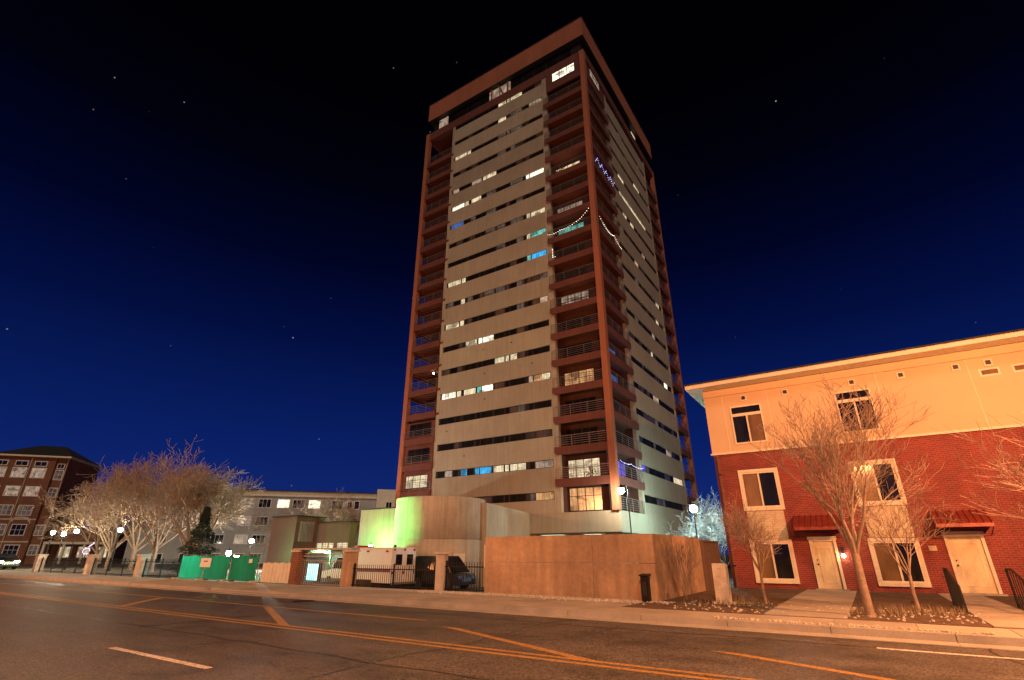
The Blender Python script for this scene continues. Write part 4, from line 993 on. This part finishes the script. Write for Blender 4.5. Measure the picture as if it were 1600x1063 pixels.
sg2 = thing('neon_sign', (-70.9, 24.4, 0), 'small purple neon sign on a post before the brown brick building', 'sign')
MB().tube((-70.9, 24.4, 0), (-70.9, 24.4, 1.5), .05, n=6).build('post', m_pole, sg2)
l_purple = lamp('purple_sign_tube', (.45, .22, 1.0), 1.6, False)
ring = MB()
e_ = Vector((.34, .94, 0)); c_ = Vector((-70.9, 24.4, 1.8))
for i in range(14):
    a0, a1 = 2*math.pi*i/16, 2*math.pi*(i+1)/16
    ring.tube(c_ + e_*.3*math.cos(a0) + Vector((0, 0, .3*math.sin(a0))), c_ + e_*.3*math.cos(a1) + Vector((0, 0, .3*math.sin(a1))), .03, n=5)
ring.build('ring', l_purple, sg2)
MB().tube(c_ + e_*.1 + Vector((0, 0, .4)), c_ + e_*.5 + Vector((0, 0, .85)), .035, n=5).build('flourish', l_purple, sg2)

# ------------------------------------------------------------------ lamps
def globe_lamp(x, y, z0, h, label, mat, group=None, arm=0.0, r=.2):
    p = thing('lamp_post', (x, y, z0), label, 'street lamp', group)
    pm = MB(); pm.tube((x, y, z0), (x, y, z0+.35), .11, .09, 10); pm.tube((x, y, z0+.35), (x, y, z0+h-r-.1), .055, .045, 8)
    if arm: pm.tube((x, y, z0+h-r-.1), (x, y, z0+h+r+.1), .045, .04, 8); pm.tube((x, y, z0+h+r+.1), (x+arm, y, z0+h+r+.15), .035, .03, 8)
    pm.build('pole', m_pole, p)
    gx = x + arm
    hd = MB()
    if arm: hd.lathe((gx, y, z0+h+r*.75), [(.06, .26), (.1, .12), (r*1.25, .0), (r*1.2, -.03)], 14)
    else: hd.lathe((gx, y, z0+h-r-.12), [(.05, 0), (.09, .05), (.12, .12)], 12)
    hd.build('lamp_head', m_pole, p)
    MB().sph((gx, y, z0+h), r, 14, 9).build('globe', mat, p, True)
    if not arm: MB().lathe((gx, y, z0+h+r*.86), [(r*.62, 0), (r*.55, .05), (r*.2, .1), (.03, .2)], 12).build('cap', m_pole, p)
    return p
globe_lamp(-57.7, 22, .06, 3.5, 'globe lamp post with a wide glow in front of the broad bare trees', l_warm)
globe_lamp(-67.8, 22, .06, 3.6, 'globe lamp post before the brown brick building, nearest the lone lamp', l_warm)
globe_lamp(-71.0, 22, .06, 3.4, 'globe lamp post in the middle of the group before the brick building', l_white)
globe_lamp(-74.2, 22, .06, 3.6, 'globe lamp post before the brown brick building, farthest along the street', l_warm)
globe_lamp(-49.4, 30, .06, 2.6, 'white globe lamp between the bare trees and the gatehouse', l_whiteb)
globe_lamp(-36.2, 20.5, .06, 1.5, 'low cyan lamp standing behind the green screened fence', l_cyan, r=.16)
ff = thing('floodlight', (-38.6, 22.3, .06), 'added green floodlight hidden behind the green screened fence, turned towards the drum', 'lamp')  # lamp and spot added out of sight to throw green onto the drum
MB().tube((-38.6, 22.3, 0), (-38.6, 22.3, 1.05), .05, .05, 8).build('post', m_pole, ff)
MB().extr([(-38.75, 1.1), (-38.55, 1.06), (-38.3, 1.08), (-38.3, 1.40), (-38.1, 1.43), (-38.1, 1.46), (-38.7, 1.44)], 'y', 22.05, 22.55).build('hood', m_pole, ff)
MB().box(-38.298, -38.285, 22.1, 22.5, 1.1, 1.38).build('lens', l_green, ff)
fs_ = bpy.data.lights.new('added_flood_beam', 'SPOT'); fs_.energy = 38000; fs_.color = (.24, 1.0, .22); fs_.spot_size = R(33); fs_.spot_blend = .5; fs_.shadow_soft_size = .15
fo_ = bpy.data.objects.new('added_flood_beam', fs_); COL.objects.link(fo_); fo_.parent = ff; fo_.location = (.5, 0, 1.2)
fo_.rotation_euler = (Vector((-27.6, 27.4, 3.4)) - Vector((-38.1, 22.3, 1.3))).to_track_quat('-Z', 'Y').to_euler()
globe_lamp(-15.1, 40.0, -.56, 6.75, 'white globe lamp on a black post at the near corner of the tower', l_white, arm=-.55, r=.26)
globe_lamp(-11.7, 46, -.56, 5.6, 'cyan globe lamp beside the tower and frosted tree', l_cyanb, r=.3)
globe_lamp(-35.1, 32.0, -.56, 2.62, 'blue-green floodlight post before the pale podium wall above the ambulance', l_green, r=.2)
fl_ = thing('gate_glow_panel', (-27.3, 20.6, 0), 'added cyan glow panel for the bright patch inside the driveway gate', 'lamp')  # added glowing panel, stands in for the bright cyan ground behind the gate
MB().box(-27.75, -26.75, 20.62, 20.9, -.56, 1.02).build('housing', m_pole, fl_)
MB().box(-27.7, -26.8, 20.60, 20.618, .12, .98).build('lens', l_cyan2, fl_)
# sodium street lights on tall poles: out of the frame, they light the road and the houses as in the picture
def cobra(x, y, ax, ay, h, power, label):
    p = thing('street_light', (x, y, 0), label, 'street lamp', 'sodium street lights along the road')
    pm = MB(); pm.tube((x, y, 0), (x, y, h), .11, .07, 10); pm.tube((x, y, h), (x+ax, y+ay, h+.5), .05, .04, 8); pm.build('pole', m_galv, p)
    hx, hy, hz = x+ax, y+ay, h+.5
    MB().lathe((hx, hy, hz), [(.05, .14), (.2, .1), (.26, .0), (.24, -.03)], 14).build('lamp_head', m_galv, p)
    l = bpy.data.lights.new('sodium_lamp', 'POINT'); l.energy = power; l.color = (1.0, .35, .115); l.shadow_soft_size = .12
    lo = bpy.data.objects.new('sodium_lamp', l); COL.objects.link(lo); lo.parent = p; lo.location = (ax, ay, hz-.22)
cobra(8.0, 14.4, -.4, -1.4, 7.0, 13000, 'sodium street light on a tall pole beside the townhouses')
cobra(1.5, -3.2, -.4, 1.6, 9.0, 13500, 'sodium street light on a tall pole behind the near lane')
cobra(-38.0, -3.2, -.3, 1.6, 9.0, 17000, 'sodium street light on a tall pole across from the green screened fence')
